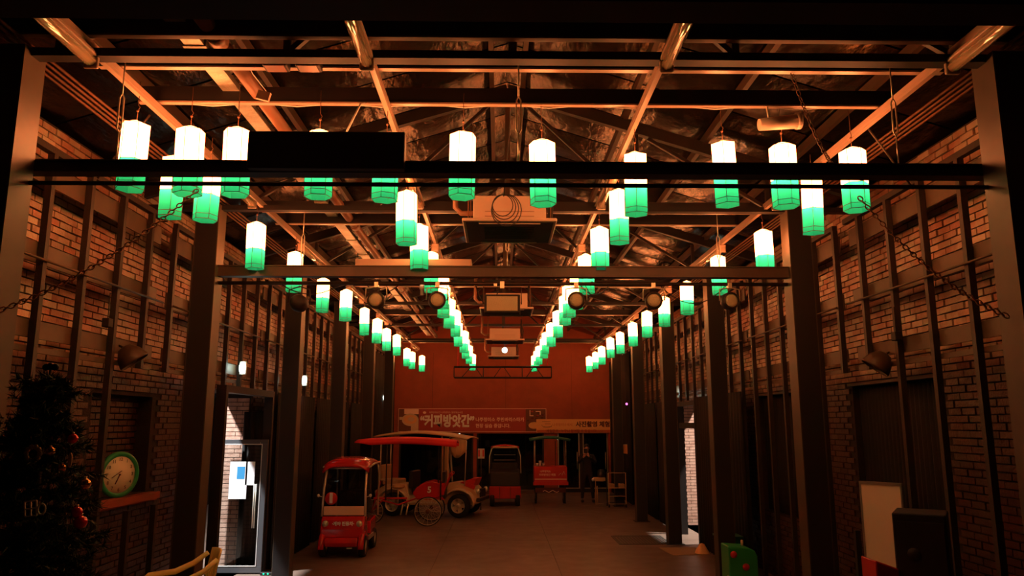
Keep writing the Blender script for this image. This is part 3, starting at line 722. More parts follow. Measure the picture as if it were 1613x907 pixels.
m = MB().tube([(-1.12, 6.0, 5.03), (-1.15, 5.9, 4.98), (-1.25, 5.9, 4.75), (-1.3, 5.85, 4.5), (-1.28, 5.8, 4.35)], .008, 6); tag(m.build('hanging_cable', 'white'), 'pale cable hanging in a curve from the cross beam left of centre', 'cable')
m = MB().tube([(-2.75 + .35 * i, 6.02, 5.035 - (.03 if i % 2 else 0)) for i in range(17)], .006, 5); tag(m.build('lantern_wire', 'white'), 'pale wire strung along the third cross beam above the lanterns', 'wire')

# ---------------- wall lamps and boxes
def exit_lamp(x, y, z, lab, s):
    t = empty('exit_lamp', (x, y, z), lab, 'lamp', 'lit lamps on the side walls')
    MB().b2((-.05, 0, -.10), (.05, .05, .10)).build('backing', 'white', t, bevel=.01)
    MB().ball((0, -.015, 0), .09, 12, (.55, .4, 1)).build('diffuser', 'lampw', t)
    l = bpy.data.lights.new('exit_light', 'POINT'); l.energy = .8; l.color = (.75, 1, .88); l.shadow_soft_size = .06
    lo = bpy.data.objects.new('exit_light', l); COL.objects.link(lo); lo.parent = t; lo.location = (0, -.12, 0)
exit_lamp(-3.84, 11.45, 3.22, 'lit white wall lamp above the glass door on the left', 1)
exit_lamp(-3.78, 14.85, 3.22, 'lit white wall lamp on the left above the small red cart', 1)
exit_lamp(-3.76, 25.1, 3.23, 'lit white wall lamp on the left beside the back wall', 1)
exit_lamp(4.0, 17.85, 3.12, 'lit white wall lamp above the right doorway', -1)
t = empty('signal_lamp', (3.9, 23.7, 3.0), 'tiny magenta signal lamp on the right beside the back wall', 'lamp'); MB().ball((0, 0, 0), .035, 8).build('lens', 'pinkled', t); MB().b2((-.04, .02, -.05), (.04, .06, .05)).build('housing', 'black', t)
def bell(x, y, z, lab):
    t = empty('wall_floodlight', (x, y, z), lab, 'floodlight'); s = 1 if x < 0 else -1
    MB().lathe([(.001, .12), (.07, .1), (.12, .03), (.15, -.06), (.145, -.08)], n=18).build('shade', 'beam', t, rot=(R(12), s * R(-35), 0), solid=.006)
    MB().ball((0, 0, -.01), .07, 10).build('lens', 'black', t); MB().tube([(0, 0, .05), (-s * .15, 0, .12)], .012, 6).build('arm', 'steel', t)
bell(-3.83, 7.95, 3.09, 'dark dome floodlight on the left frame above the clock niche')
bell(4.0, 8.0, 3.04, 'dark dome floodlight on the right frame above the curtained window')
for x, y, z, lab in ((-3.84, 7.45, 3.37, 'small black hanging box on the left frame'), (4.0, 7.6, 3.27, 'small black hanging box on the right frame')):
    t = empty('hanging_box', (x, y, z), lab, 'box'); MB().box((0, 0, 0), (.07, .09, .09)).build('body', 'black', t, bevel=.008); MB().tube([(0, 0, .04), (0, 0, .3)], .005, 5).build('rod', 'black', t)

# ================================================================ BANNERS
t = empty('shop_banner', (-1.0, YB - .07, 2.12), 'wide maroon banner with white coffee lettering across the back wall', 'banner')
MB().b2((-2.66, -.004, 0), (2.66, .004, .82)).build('cloth', 'banner', t)
def hem(t, x0, x1, z0, z1, m): 
    mm = MB()
    for a, b in (((x0, z0), (x1, z0 + .012)), ((x0, z1 - .012), (x1, z1)), ((x0, z0), (x0 + .012, z1)), ((x1 - .012, z0), (x1, z1))): mm.b2((a[0], -.007, a[1]), (b[0], -.004, b[1]))
    mm.build('hem', m, t)
hem(t, -2.66, 2.66, 0, .82, 'pink')
MB().b2((-2.64, -.006, .02), (-1.92, -.004, .80)).build('photo_print', 'brownp', t)
MB().b2((-2.2, -.007, .02), (-1.93, -.0055, .45)).build('photo_table', 'beige', t)
MB().b2((-2.45, -.007, .62), (-1.93, -.0055, .8)).build('photo_cloth', 'pink', t)
def disc(c, rx, rz, m, nm, y, n=24):
    q = MB(); q.prism([(c[0] + rx * math.cos(2 * math.pi * i / n), c[1] + rz * math.sin(2 * math.pi * i / n)) for i in range(n)], y - .001, y, 'Y'); return q.build(nm, m, t)
disc((-2.23, .42), .3, .22, 'beige', 'cup_print', -.0075); disc((-2.23, .43), .24, .16, 'orange', 'coffee_print', -.009); disc((-2.2, .44), .12, .08, 'beige', 'foam_print', -.0105)
MB().b2((-2.62, -.009, .42), (-2.5, -.0075, .52)).build('cup_handle_print', 'beige', t)
text('복합문화공간 나주정미소 문화예술사업', .1, 'pink', t, (-.95, -.008, .675), TOCAM, width=1.2)
disc((-1.72, .675), .06, .045, 'pink', 'emblem', -.006)
text('“커피방앗간”', .36, 'paper', t, (-.90, -.010, .35), TOCAM, width=1.95, bold=.016, sy=1.3)
text('나주정미소 주민바리스타가', .15, 'pink', t, (.99, -.008, .42), TOCAM, width=1.74, bold=.003)
text('현장 실습 중입니다.', .15, 'pink', t, (.74, -.008, .2), TOCAM, width=1.24, bold=.003)
MB().b2((1.92, -.006, .02), (2.64, -.004, .8)).build('bean_photo', 'brownp', t)
rn = random.Random(5)
for k in range(26):
    disc((1.98 + rn.random() * .6, .08 + rn.random() * .66), .05, .03, rn.choice(['ink', 'brownp', 'banner']), 'bean_print', -.0075, 10)
disc((2.22, .22), .2, .12, 'orange', 'spoon_print', -.009)
m = MB(); [m.b2((a, -.009, b), (c, -.0075, d)) for a, b, c, d in ((2.06, .55, 2.09, .76), (2.06, .55, 2.2, .58), (2.28, .7, 2.46, .73), (2.43, .6, 2.46, .73))]; m.build('mark_print', 'pink', t)
t = empty('photo_banner', (2.66, YB - .10, 2.09), 'narrow orange banner with dark lettering overlapping the maroon one at the right', 'banner')
MB().b2((-1.36, -.004, 0), (1.36, .004, .47)).build('cloth', 'orange', t); hem(t, -1.36, 1.36, 0, .47, 'orange')
MB().b2((-1.34, -.006, .015), (1.34, -.004, .09)).build('lower_band', 'orange2', t)
text('사진촬영 체험', .22, 'ink', t, (.68, -.008, .28), TOCAM, width=1.22, bold=.008)
text('나주정미소에서', .14, 'orange2', t, (-.42, -.008, .27), TOCAM, width=.7)
text('체험문의 · 누구나 참여할 수 있습니다', .06, 'ink', t, (-.1, -.009, .05), TOCAM, width=1.8)
m = MB(); [m.b2((a, -.007, b), (c, -.005, b + .012)) for a, b, c in ((-1.15, .38, -.85), (-1.05, .30, -.85), (-1.1, .2, -.8))]; m.build('sketch_print', 'ink', t)
q = MB(); q.tube([(-.98 + .18 * math.cos(a), -.006, .27 + .1 * math.sin(a)) for a in (math.pi + math.pi * i / 10 for i in range(11))], .005, 5); q.build('sketch_bowl', 'ink', t)

# ================================================================ VEHICLES
def wheel(parent, c, r, wd, hub='chrome', spokes=0, name='wheel', axis='X', rim=.6):
    a = wd / 2
    o = MB().lathe([(r * rim, -a), (r * .93, -a), (r, -a * .6), (r, a * .6), (r * .93, a), (r * rim, a), (r * rim, -a)], axis=axis, n=28).build(name, 'rubber', parent, loc=c)
    if spokes:
        m = MB()
        for k in range(spokes):
            t = 2 * math.pi * k / spokes; q = (0, math.cos(t), math.sin(t)) if axis == 'X' else (math.cos(t), 0, math.sin(t))
            m.bar([v * r * .12 for v in q], [v * r * rim for v in q], a * 1.2, r * .22, (1, 0, 0) if axis == 'X' else (0, 1, 0))
        m.lathe([(.001, -a * .9), (r * .2, -a * .8), (r * .2, a * .8), (.001, a * .9)], axis=axis, n=14); m.lathe([(r * rim, -a), (r * rim * .9, -a), (r * rim * .9, a), (r * rim, a)], axis=axis, n=28)
        m.build('hub', hub, o)
    else:
        MB().lathe([(.001, -a * .7), (r * .2, -a), (r * .5, -a * .7), (r * rim, -a * .8), (r * rim, a * .8), (r * .2, a), (.001, a * .7)], axis=axis, n=20).build('hub', hub, o)
    return o
# --- small red cart number 1
C1 = empty('small_cart', (-2.88, 14.5, 0), 'small red electric cart marked 1 with a windscreen, parked at front left', 'cart')
P = C1
# front at y=0 facing the camera, rear at y=1.45
for x in (-.36, .36):
    for y in (.18, 1.22): wheel(P, (x, y, .19), .19, .12)
MB().prism([(.02, .34), (0, .5), (.04, .66), (.10, .72), (.30, .74), (.40, .5), (.40, .34)], -.40, .40, 'X').build('front_cowl', 'red', P, bevel=.03)
MB().prism([(-.06, .20), (-.10, .28), (-.06, .36), (.10, .36), (.10, .2)], -.30, .30, 'X').build('bumper', 'red', P, bevel=.025)
for x in (-.36, .36):
    m = MB(); m.tube([(x, .18 + .26 * math.cos(a), .16 + .27 * math.sin(a)) for a in (math.pi * i / 10 for i in range(11))], .055, 8); m.build('mudguard', 'red', P)
for x in (-.31, .31):
    o = MB().lathe([(.001, -.02), (.04, -.018), (.055, 0), (.055, .03)], (x, .0, .60), 'Y', 18).build('headlight', 'chrome', P)
    MB().lathe([(.001, -.028), (.03, -.022), (.036, -.018)], (x, .0, .60), 'Y', 14).build('lamp_glass', 'lens', o)
MB().b2((-.35, .10, .20), (.35, 1.35, .30)).build('chassis', 'black', P)
MB().b2((-.38, .40, .28), (.38, .80, .33)).build('footwell', 'seat', P)
MB().prism([(.80, .30), (.80, .55), (1.42, .60), (1.45, .45), (1.42, .28)], -.39, .39, 'X').build('rear_body', 'red', P, bevel=.03)
MB().b2((.40, .42, .26), (.43, 1.0, .33)).build('side_step', 'alu', P)
MB().box((0, 1.02, .63), (.62, .42, .10)).build('seat_cushion', 'seat', P, bevel=.03)
MB().box((0, 1.25, .88), (.62, .10, .45), (R(-8), 0, 0)).build('seat_back', 'seat', P, bevel=.03)
# chrome screen frame
fr = [(-.40, .10, .72), (-.385, .13, 1.2), (-.37, .26, 1.58)]
for s in (-1, 1): MB().tube([(s * x, y, z) for x, y, z in [(-a, b, c) for a, b, c in fr]], .022, 8).build('screen_pillar', 'chrome', P)
MB().b2((-.37, .10, .74), (.37, .125, .90)).build('screen_panel', 'cream', P, bevel=.005)
MB().grid(lambda u, v: (-.38 + .76 * u, .115 + .145 * v ** 2, .9 + .66 * v), 2, 6).build('windscreen', 'tint', P)
MB().tube([(-.37, .26, 1.58), (.37, .26, 1.58)], .02, 8).build('screen_top_rail', 'chrome', P)
def roof(u, v):
    x = -.43 + .86 * u; y = .16 + 1.32 * v
    return (x, y, 1.60 + .11 * (1 - (2 * u - 1) ** 4) * 1 + .05 * math.sin(math.pi * min(1, v * 1.2)) - (.10 if v < .08 else 0))
MB().grid(roof, 12, 12).build('roof', 'red', P, solid=.03)
MB().tube([(.43, .22, 1.60), (.44, .8, 1.64), (.43, 1.42, 1.64)], .018, 8).build('roof_rail', 'chrome', P); MB().tube([(-.43, .22, 1.60), (-.44, .8, 1.64), (-.43, 1.42, 1.64)], .018, 8).build('roof_rail', 'chrome', P)
for s in (-1, 1): MB().tube([(s * .42, 1.44, .6), (s * .42, 1.46, 1.4), (s * .41, 1.34, 1.62)], .018, 8).build('rear_pillar', 'chrome', P)
MB().tube([(-.16 + .16, .55, .75), (0, .4, 1.0)], .018, 8).build('steering_column', 'black', P)
MB().tube([(.15 * math.cos(a), .40 + .05 * math.sin(a), 1.02 + .14 * math.sin(a)) for a in (2 * math.pi * i / 18 for i in range(18))], .012, 6, closed=True).build('steering_wheel', 'black', P)
for s in (-1, 1):
    MB().tube([(s * .39, .14, 1.06), (s * .46, .12, 1.08)], .008, 6).build('mirror_arm', 'chrome', P); MB().ball((s * .48, .12, 1.09), .03, 8, (1, .4, 1)).build('mirror', 'chrome', P)
q = MB().lathe([(.001, -.004), (.115, -.004), (.115, 0)], axis='Y', n=28); dn = q.build('number_disc', 'redmetal', P, loc=(-.24, .098, 1.04))
text('1', .22, 'paper', P, (-.24, .090, 1.04), TOCAM, bold=.018, name='number')
text('·게야 전동차·', .1, 'paper', P, (.02, -.012, .60), (R(86), 0, 0), width=.40, bold=.004)
MB().b2((.10, -.06, .17), (.2, -.02, .19)).build('front_reflector', 'chrome', P)

# --- rickshaw number 5
RK = empty('pedal_rickshaw', (-1.78, 18.85, 0), 'rickshaw with long red canopy, red seat shell marked 5 and spoked wheel', 'rickshaw')
P = RK
def spoked(c, r):
    o = MB().tube([(r * math.cos(a), 0, r * math.sin(a)) for a in (2 * math.pi * i / 36 for i in range(36))], .014, 8, closed=True).build('wheel', 'rubber', P, loc=c)
    m = MB().tube([(.94 * r * math.cos(a), 0, .94 * r * math.sin(a)) for a in (2 * math.pi * i / 36 for i in range(36))], .008, 6, closed=True)
    for k in range(16):
        a = 2 * math.pi * k / 16; m.tube([(0, (-1) ** k * .03, 0), (.93 * r * math.cos(a), 0, .93 * r * math.sin(a))], .004, 4)
    m.build('spokes', 'chrome', o); MB().lathe([(.001, -.05), (.05, -.045), (.05, .045), (.001, .05)], axis='Y', n=14).build('hub', 'rust', o)
spoked((.06, 0, .34), .33); spoked((.06, .95, .34), .33); spoked((-1.35, .48, .30), .29)
# tub: side profile extruded across
side = [(-.33, .75), (-.22, .90), (-.05, .99), (.14, 1.03), (.36, .98), (.46, 1.0), (.44, .72), (.30, .66), (.05, .63), (-.22, .62)]
MB().prism(side, .10, .15, 'Y').build('side_panel', 'red', P, bevel=.015); MB().prism(side, .80, .85, 'Y').build('side_panel', 'red', P, bevel=.015)
MB().b2((-.22, .15, .60), (.44, .80, .66)).build('tub_floor', 'redmetal', P)
MB().b2((.38, .15, .6), (.46, .8, 1.25)).build('seat_back', 'seat', P, bevel=.02); MB().b2((-.05, .15, .7), (.38, .8, .82)).build('seat_cushion', 'seat', P, bevel=.02)
text('5', .2, 'paper', P, (.08, .092, .83), TOCAM, bold=.006, name='number')
for y in (.12, .83):
    pts = [(.42, y, .75), (.5, y, 1.0), (.56, y, 1.15)] + [(.60 + .05 * math.cos(a) * (1 - k / 14), y, 1.18 + .05 * math.sin(a) * (1 - k / 14)) for k, a in ((k, math.pi - k * .55) for k in range(11))]
    MB().tube(pts, .014, 6).build('scroll', 'redmetal', P)
# long canopy
MB().grid(lambda u, v: (-1.72 + 2.45 * u, -.08 + 1.1 * v, 1.90 + .12 * math.sin(math.pi * (.15 + .75 * u)) + .05 * math.sin(math.pi * v)), 16, 6).build('canopy', 'redcloth', P, solid=.03)
m = MB()
for yy in (-.08, 1.02): m.grid(lambda u, v: (-1.72 + 2.45 * u, yy, 1.90 + .12 * math.sin(math.pi * (.15 + .75 * u)) - .10 * v * min(1, u * 6)), 24, 2)
m.build('canopy_valance', 'redcloth', P, solid=.008)
for x, y in ((-.95, .0), (.36, .0), (-.95, .95), (.36, .95)): MB().tube([(x, y, .6), (x, y, 1.92)], .016, 8).build('canopy_post', 'steel', P)
MB().tube([(.3, .02, 1.0), (.3, .02, 1.92)], .012, 8).build('canopy_post', 'steel', P)
MB().tube([(-.22, .48, .62), (-.7, .48, .45), (-1.1, .48, .55), (-1.35, .48, .3)], .022, 8).build('frame_tube', 'redmetal', P)
MB().tube([(-1.35, .48, .3), (-1.2, .48, .85), (-1.15, .48, 1.02)], .02, 8).build('fork', 'redmetal', P)
MB().tube([(-1.0, .2, 1.05), (-1.15, .3, 1.05), (-1.15, .66, 1.05), (-1.0, .76, 1.05)], .014, 8).build('handlebar', 'chrome', P)
MB().ball((-.72, .48, .88), .14, 12, (1.2, .8, .45)).build('saddle', 'tan', P); MB().tube([(-.72, .48, .48), (-.72, .48, .85)], .018, 8).build('saddle_post', 'chrome', P)
MB().b2((-1.25, .05, .62), (-.45, .14, .66)).build('foot_rail', 'redmetal', P)
for x in (-.55, -.42): MB().tube([(x, .12, .5), (x - .05, .1, .25)], .02, 6).build('foot_stand', 'chrome', P)

# --- cream car with tan canopy, pointing right
CC = empty('cream_buggy', (-1.55, 20.6, 0), 'cream vintage-style buggy with tan canopy, nose to the right behind the rickshaw', 'car', rz=R(-14))
P = CC
for x, y in ((.48, 0), (.48, 1.15), (-1.35, 0), (-1.35, 1.15)): wheel(P, (x, y + (.06 if y == 0 else -.06), .30), .30, .17, 'chrome', 5, axis='Y', rim=.62)
body = [(-1.9, .32), (-1.95, .62), (-1.6, .80), (-1.05, .82), (-.95, .5), (-.15, .5), (-.05, .82), (.30, .88), (.78, .78), (.96, .58), (.98, .36), (.8, .30)]
MB().prism(body, .20, .95, 'Y').build('body', 'cream', P, bevel=.03)
def fender(cx, y0, y1, nm):
    def fn(u, v):
        a = math.pi * (1.02 - 1.0 * u); return (cx + .43 * math.cos(a), y0 + (y1 - y0) * v, .30 + .40 * math.sin(a) + .03 * math.sin(math.pi * v))
    MB().grid(fn, 16, 4).build(nm, 'cream', P, solid=.03)
for cx in (.48, -1.35): fender(cx, -.05, .22, 'fender'); fender(cx, .93, 1.2, 'fender')
MB().b2((-.95, -.02, .30), (.08, .22, .36)).build('running_board', 'cream', P, bevel=.01)
MB().prism([(.42, .86), (.80, .78), (.88, .98), (.76, .98)], .3, .85, 'Y').build('hood_scoop', 'redmetal', P)
MB().b2((.94, .08, .40), (1.04, 1.07, .50)).build('bumper', 'black', P, bevel=.02)
for y in (.18, .97): MB().ball((.96, y, .66), .075, 12, (.8, 1, 1)).build('headlight', 'chrome', P)
MB().b2((.90, .35, .44), (1.0, .8, .7)).build('grille', 'black', P)
MB().b2((-.9, .25, .55), (-.45, .9, .72)).build('front_seat', 'seat', P, bevel=.03); MB().b2((-1.0, .25, .7), (-.88, .9, 1.15)).build('front_seat_back', 'seat', P, bevel=.03)
MB().b2((-1.75, .25, .78), (-1.3, .9, .92)).build('rear_seat', 'tan', P, bevel=.03); MB().b2((-1.85, .25, .9), (-1.73, .9, 1.3)).build('rear_seat_back', 'tan', P, bevel=.03)
for y in (.22, .93):
    MB().tube([(.02, y, .84), (-.06, y, 2.06)], .02, 8).build('screen_post', 'chrome', P); MB().tube([(-1.8, y, .84), (-1.8, y, 1.98)], .016, 8).build('rear_post', 'chrome', P)
MB().tube([(.62, .1, .8), (.66, .1, 1.96)], .012, 8).build('canopy_pole', 'chrome', P)
MB().grid(lambda u, v: (.02 - .08 * v, .24 + .67 * u, .88 + .9 * v), 1, 1).build('windscreen', 'glass', P)
MB().grid(lambda u, v: (-1.95 + 2.65 * u, .02 + 1.1 * v, 1.98 + .17 * math.sin(math.pi * min(1, .12 + .85 * u)) + .05 * math.sin(math.pi * v)), 16, 6).build('canopy', 'tan', P, solid=.03)
MB().grid(lambda u, v: (-.02 + .22 * u - .02 * math.sin(v * 3) + .1 * v * 0, .05 + .02 * math.sin(u * 14), 2.02 - 1.18 * v), 8, 6).build('side_curtain', 'tan', P, solid=.008)
MB().grid(lambda u, v: (.25 + .42 * u, .05 + .02 * math.sin(u * 16), 2.03 - (.42 + .1 * math.sin(u * 4)) * v), 8, 4).build('rolled_curtain', 'tan', P, solid=.008)
MB().tube([(-.2 , .5 + .14 * math.cos(a), 1.02 + .14 * math.sin(a)) for a in (2 * math.pi * i / 16 for i in range(16))], .012, 6, closed=True).build('steering_wheel', 'black', P)
MB().box((.75, .16, .80), (.28, .02, .10), (0, R(20), 0)).build('stripe', 'redmetal', P)
# --- sign with two red strokes
t = empty('number_sign', (-.54, 22.3, 1.42), 'small white sign with red 11 beside the cream buggy', 'sign')
MB().b2((-.095, -.01, 0), (.095, .01, .28)).build('plate', 'white', t); text('11', .24, 'redmetal', t, (0, -.014, .14), TOCAM, bold=.012, name='number', ext=.003)
MB().tube([(0, .02, -1.42), (0, .02, .1)], .015, 6).build('pole', 'steel', t)

# --- black cart with red box front
BK = empty('black_cart', (.15, 23.2, 0), 'black cart with chrome posts and red lower front at the back centre', 'cart')
P = BK
for x in (-.38, .38):
    for y in (.15, 1.3): wheel(P, (x, y, .2), .2, .13)
MB().b2((-.47, .0, .22), (.47, .12, .58)).build('front_box', 'red', P, bevel=.03)
for x in (-.16, .16): MB().b2((x - .008, -.006, .23), (x + .008, 0, .57)).build('box_seam', 'black', P)
MB().prism([(.12, .25), (.02, .6), (.08, .98), (.35, 1.08), (.4, .3)], -.44, .44, 'X').build('dark_cowl', 'black', P, bevel=.03)
MB().b2((-.42, .4, .24), (.42, 1.4, .5)).build('chassis', 'black', P); MB().b2((-.4, .8, .5), (.4, 1.25, .75)).build('seat_cushion', 'seat', P, bevel=.03); MB().b2((-.4, 1.2, .7), (.4, 1.32, 1.2)).build('seat_back', 'seat', P, bevel=.03)
for s in (-1, 1): MB().tube([(s * .47, .1, .95), (s * .46, .14, 1.45), (s * .40, .2, 1.66), (s * .34, .22, 1.70)], .016, 8).build('front_pillar', 'chrome', P); MB().tube([(s * .42, 1.35, .6), (s * .42, 1.35, 1.68)], .016, 8).build('rear_pillar', 'steel', P)
for z in (1.28, 1.44): MB().tube([(-.34, 1.3, z), (.34, 1.3, z)], .01, 6).build('cross_bar', 'chrome', P)
MB().grid(lambda u, v: (-.42 + .84 * u, .14 + 1.3 * v, 1.70 + .06 * math.sin(math.pi * u)), 6, 4).build('roof', 'red', P, solid=.03); MB().b2((-.37, .10, 1.68), (.37, .15, 1.73)).build('roof_edge', 'tan', P, bevel=.01)
# --- vending stall
VS = empty('vending_stall', (1.53, 23.6, 0), 'red stall cart with printed front, thin posts and a dark leafy awning', 'stall')
P = VS
MB().b2((-.50, 0, .66), (.50, .7, 1.13)).build('counter_box', 'redmetal', P, bevel=.015)
MB().b2((-.53, -.03, .58), (.53, .0, .68)).build('front_shelf', 'redmetal', P); MB().b2((-.48, -.012, .74), (.48, -.002, .77)).build('white_stripe', 'pink', P)
text('나주정미소', .1, 'pink', P, (-.16, -.008, .98), TOCAM, width=.32, bold=.004); text('커피방앗간 체험', .07, 'pink', P, (-.10, -.008, .88), TOCAM, width=.5, bold=.002)
m = MB(); m.tube([(.24, -.006, .87), (.30, -.006, .93), (.34, -.006, .87), (.40, -.006, .99), (.44, -.006, .88)], .008, 5); m.build('drawing', 'pink', P)
m = MB(); m.tube([(-.24 + .06 * i, -.012, .40 + .03 * math.sin(i * 1.6)) for i in range(9)], .01, 5); m.build('scroll_ornament', 'pink', P)
MB().b2((-.46, .02, .36), (.46, .1, .5)).build('lower_panel', 'ink', P)
for x in (-.47, .47):
    for y in (.03, .67): MB().tube([(x, y, 1.13), (x, y, 1.9)], .012, 6).build('awning_post', 'chrome', P)
MB().tube([(.18, .4, 1.13), (.18, .4, 1.88)], .01, 6).build('awning_post', 'steel', P)
MB().grid(lambda u, v: (-.62 + 1.22 * u, -.1 + .9 * v, 1.90 + .09 * math.sin(math.pi * u * .9 + .2)), 8, 4).build('awning', 'dgreen', P, solid=.08)
for s in (-.48, .48): wheel(P, (s * .9, .5, .25), .25, .06, axis='X')
for s in (-.44, .44): MB().tube([(s, .08, .04), (s, .08, .66)], .015, 6).build('leg', 'steel', P)
t = empty('cup_stack', (1.22, 23.72, 1.131), 'pile of white cups and napkins on the red stall counter', 'cups')
for k, (x, h) in enumerate(((0, .16), (-.09, .09), (.1, .10))): MB().lathe([(.001, 0), (.03, 0), (.042, h), (.001, h)], (x, 0, 0), n=12).build('cup', 'white', t)

# ================================================================ PERSON
def skin_fig(name, joints, edges, m, parent, root=0, sub=2):
    me = bpy.data.meshes.new(name); me.from_pydata([j[:3] for j in joints], edges, []); me.materials.append(MT[m])
    o = bpy.data.objects.new(name, me); COL.objects.link(o); o.parent = parent
    md = o.modifiers.new('skin', 'SKIN'); md.use_smooth_shade = True
    sv = me.skin_vertices[0].data
    for i, j in enumerate(joints): r = j[3]; sv[i].radius = (r, r) if not isinstance(r, tuple) else r; sv[i].use_root = (i == root)
    s2 = o.modifiers.new('sub', 'SUBSURF'); s2.levels = sub; s2.render_levels = sub
    return o
PR = empty('person', (2.72, 24.4, 0), 'person in black clothes by the glass doors, both hands raised to the face', 'person')
J = [(0, 0, .96, (.15, .11)), (0, 0, 1.15, (.14, .10)), (0, .01, 1.34, (.17, .11)), (0, .01, 1.46, .085), (0, 0, 1.54, .055),
     (-.19, 0, 1.41, .068), (-.27, -.08, 1.20, .052), (-.15, -.30, 1.36, .042),
     (.19, 0, 1.41, .068), (.27, -.08, 1.20, .052), (.04, -.30, 1.38, .042),
     (-.10, 0, .88, .095), (-.14, -.02, .50, .068), (-.16, .02, .10, .048),
     (.10, 0, .88, .095), (.15, -.03, .50, .068), (.18, .01, .10, .048)]
E = [(0, 1), (1, 2), (2, 3), (3, 4), (2, 5), (5, 6), (6, 7), (2, 8), (8, 9), (9, 10), (0, 11), (11, 12), (12, 13), (0, 14), (14, 15), (15, 16)]
skin_fig('clothed_body', J, E, 'cloth', PR)
h = skin_fig('head', [(0, 0, 1.50, .05), (0, -.01, 1.585, .066), (0, -.012, 1.66, .082), (0, -.005, 1.72, .070), (0, -.10, 1.635, .012)], [(0, 1), (1, 2), (2, 3), (2, 4)], 'skin', PR)
MB().ball((0, .015, 1.695), .098, 14, (.92, 1.0, .9)).build('hair', 'hair', PR)
for s in (-1, 1): MB().ball((s * .03, -.085, 1.655), .011, 8).build('eye', 'hair', PR); MB().ball((s * .083, 0, 1.64), .02, 8, (.4, .8, 1.2)).build('ear', 'skin', PR)
MB().ball((0, -.082, 1.59), .018, 8, (1.4, .5, .4)).build('mouth', 'redwall', PR)
for s, x in ((-1, -.15), (1, .04)):
    w0 = Vector((x, -.30, 1.36 if s < 0 else 1.38)); d = Vector((.045 * -s * (1 if s > 0 else 1), -.02, .09))
    JJ = [(*w0, .026), (*(w0 + d * .5), .034), (*(w0 + d), .032)]; EE = [(0, 1), (1, 2)]
    hd = skin_fig('hand', JJ, EE, 'skin', PR, sub=1)
    for k in range(4):
        b = w0 + d + Vector(((k - 1.5) * .018, -.005, 0)); L = (.05, .06, .056, .042)[k]
        skin_fig('finger', [(*b, .009), (*(b + Vector((.0, -.012, L * .6))), .009), (*(b + Vector((-s * .015, .012, L))), .007)], [(0, 1), (1, 2)], 'skin', hd, sub=1)
    b = w0 + d * .4 + Vector((-s * .03, .0, 0)); skin_fig('thumb', [(*b, .011), (*(b + Vector((-s * .025, -.01, .03))), .010), (*(b + Vector((-s * .03, -.01, .055))), .008)], [(0, 1), (1, 2)], 'skin', hd, sub=1)
for x in (-.16, .18): MB().ball((x, -.05, .05), .06, 12, (.8, 2.1, .8)).build('shoe', 'shoe', PR)
t = empty('camera_phone', (2.665, 24.06, 1.5), 'small dark phone held up in the hands of the person in black', 'phone'); MB().b2((-.04, 0, 0), (.04, .01, .14)).build('body', 'black', t, bevel=.004)

# ================================================================ BACK RIGHT: trolley, boxes, paper
t = empty('wire_trolley', (3.43, 22.9, 0), 'pale wheeled wire-frame trolley standing at the right near the back wall', 'trolley')
P = t
w2, h0, h1 = .25, .10, .98
m = MB(); m.tube([(-w2, 0, h0), (w2, 0, h0), (w2, 0, h1), (-w2, 0, h1)], .016, 6, closed=True); m.build('front_frame', 'tan', P)
m = MB(); m.tube([(-w2, .4, h0), (w2, .4, h0), (w2, .4, h1), (-w2, .4, h1)], .016, 6, closed=True); m.build('rear_frame', 'steel', P)
for z in (.32, .55): MB().tube([(-w2, 0, z), (w2, 0, z)], .013, 6).build('cross_bar', 'tan', P); MB().b2((-w2, .0, z - .01), (w2, .4, z + .0)).build('shelf', 'steel', P)
for x in (-w2, w2):
    for z in (h0, h1): MB().tube([(x, 0, z), (x, .4, z)], .012, 6).build('side_bar', 'steel', P)
    for y in (0, .4): MB().lathe([(.001, -.015), (.045, -.015), (.045, .015), (.001, .015)], (x, y, .045), 'X', 14).build('caster', 'rubber', P)
for k, x in enumerate((-.15, .15)): tag(MB().b2((3.43 + x - .08, 22.95, .552), (3.43 + x + .08, 23.2, .66)).build('carton', 'card', bevel=.008), '%s brown carton on the trolley shelf' % ('left' if k == 0 else 'right'), 'box')
t = empty('folding_stand', (2.98, 23.6, 0), 'pale folded stand with clutter on top, left of the wire trolley', 'stand')
MB().tube([(-.1, 0, 0), (-.1, 0, .7), (.14, 0, .7)], .016, 6).build('frame', 'tan', t); MB().tube([(-.04, .1, 0), (-.04, .1, .55)], .02, 6).build('post', 'tan', t); MB().tube([(-.1, 0, .04), (.16, .1, .02)], .012, 6).build('foot', 'tan', t)
MB().b2((-.14, -.02, .70), (.2, .25, .80)).build('top_tray', 'tan', t, bevel=.01)
MB().ball((-.17, 0, .74), .05, 8).build('white_cup', 'white', t)
m = MB().lathe([(.001, 0), (.10, 0), (.12, .1), (.10, .22), (.001, .24)], (2.99 + .08, 23.72, .801), n=12); tag(m.build('grey_bucket', 'steel'), 'small grey bucket on the folded stand', 'bucket')
t = empty('paper_notice', (3.62, 23.3, 1.55), 'torn white paper notice hanging on the right near the back wall', 'paper')
MB().prism([(-.20, .24), (.2, .24), (.2, -.04), (.03, 0), (-.02, -.12), (-.06, .0), (-.13, .06)], -.003, .003, 'Y').build('sheet', 'paper', t); MB().prism([(.04, .22), (.2, .22), (.2, -.04), (.05, -.02)], -.007, -.0035, 'Y').build('fold', 'orange', t)

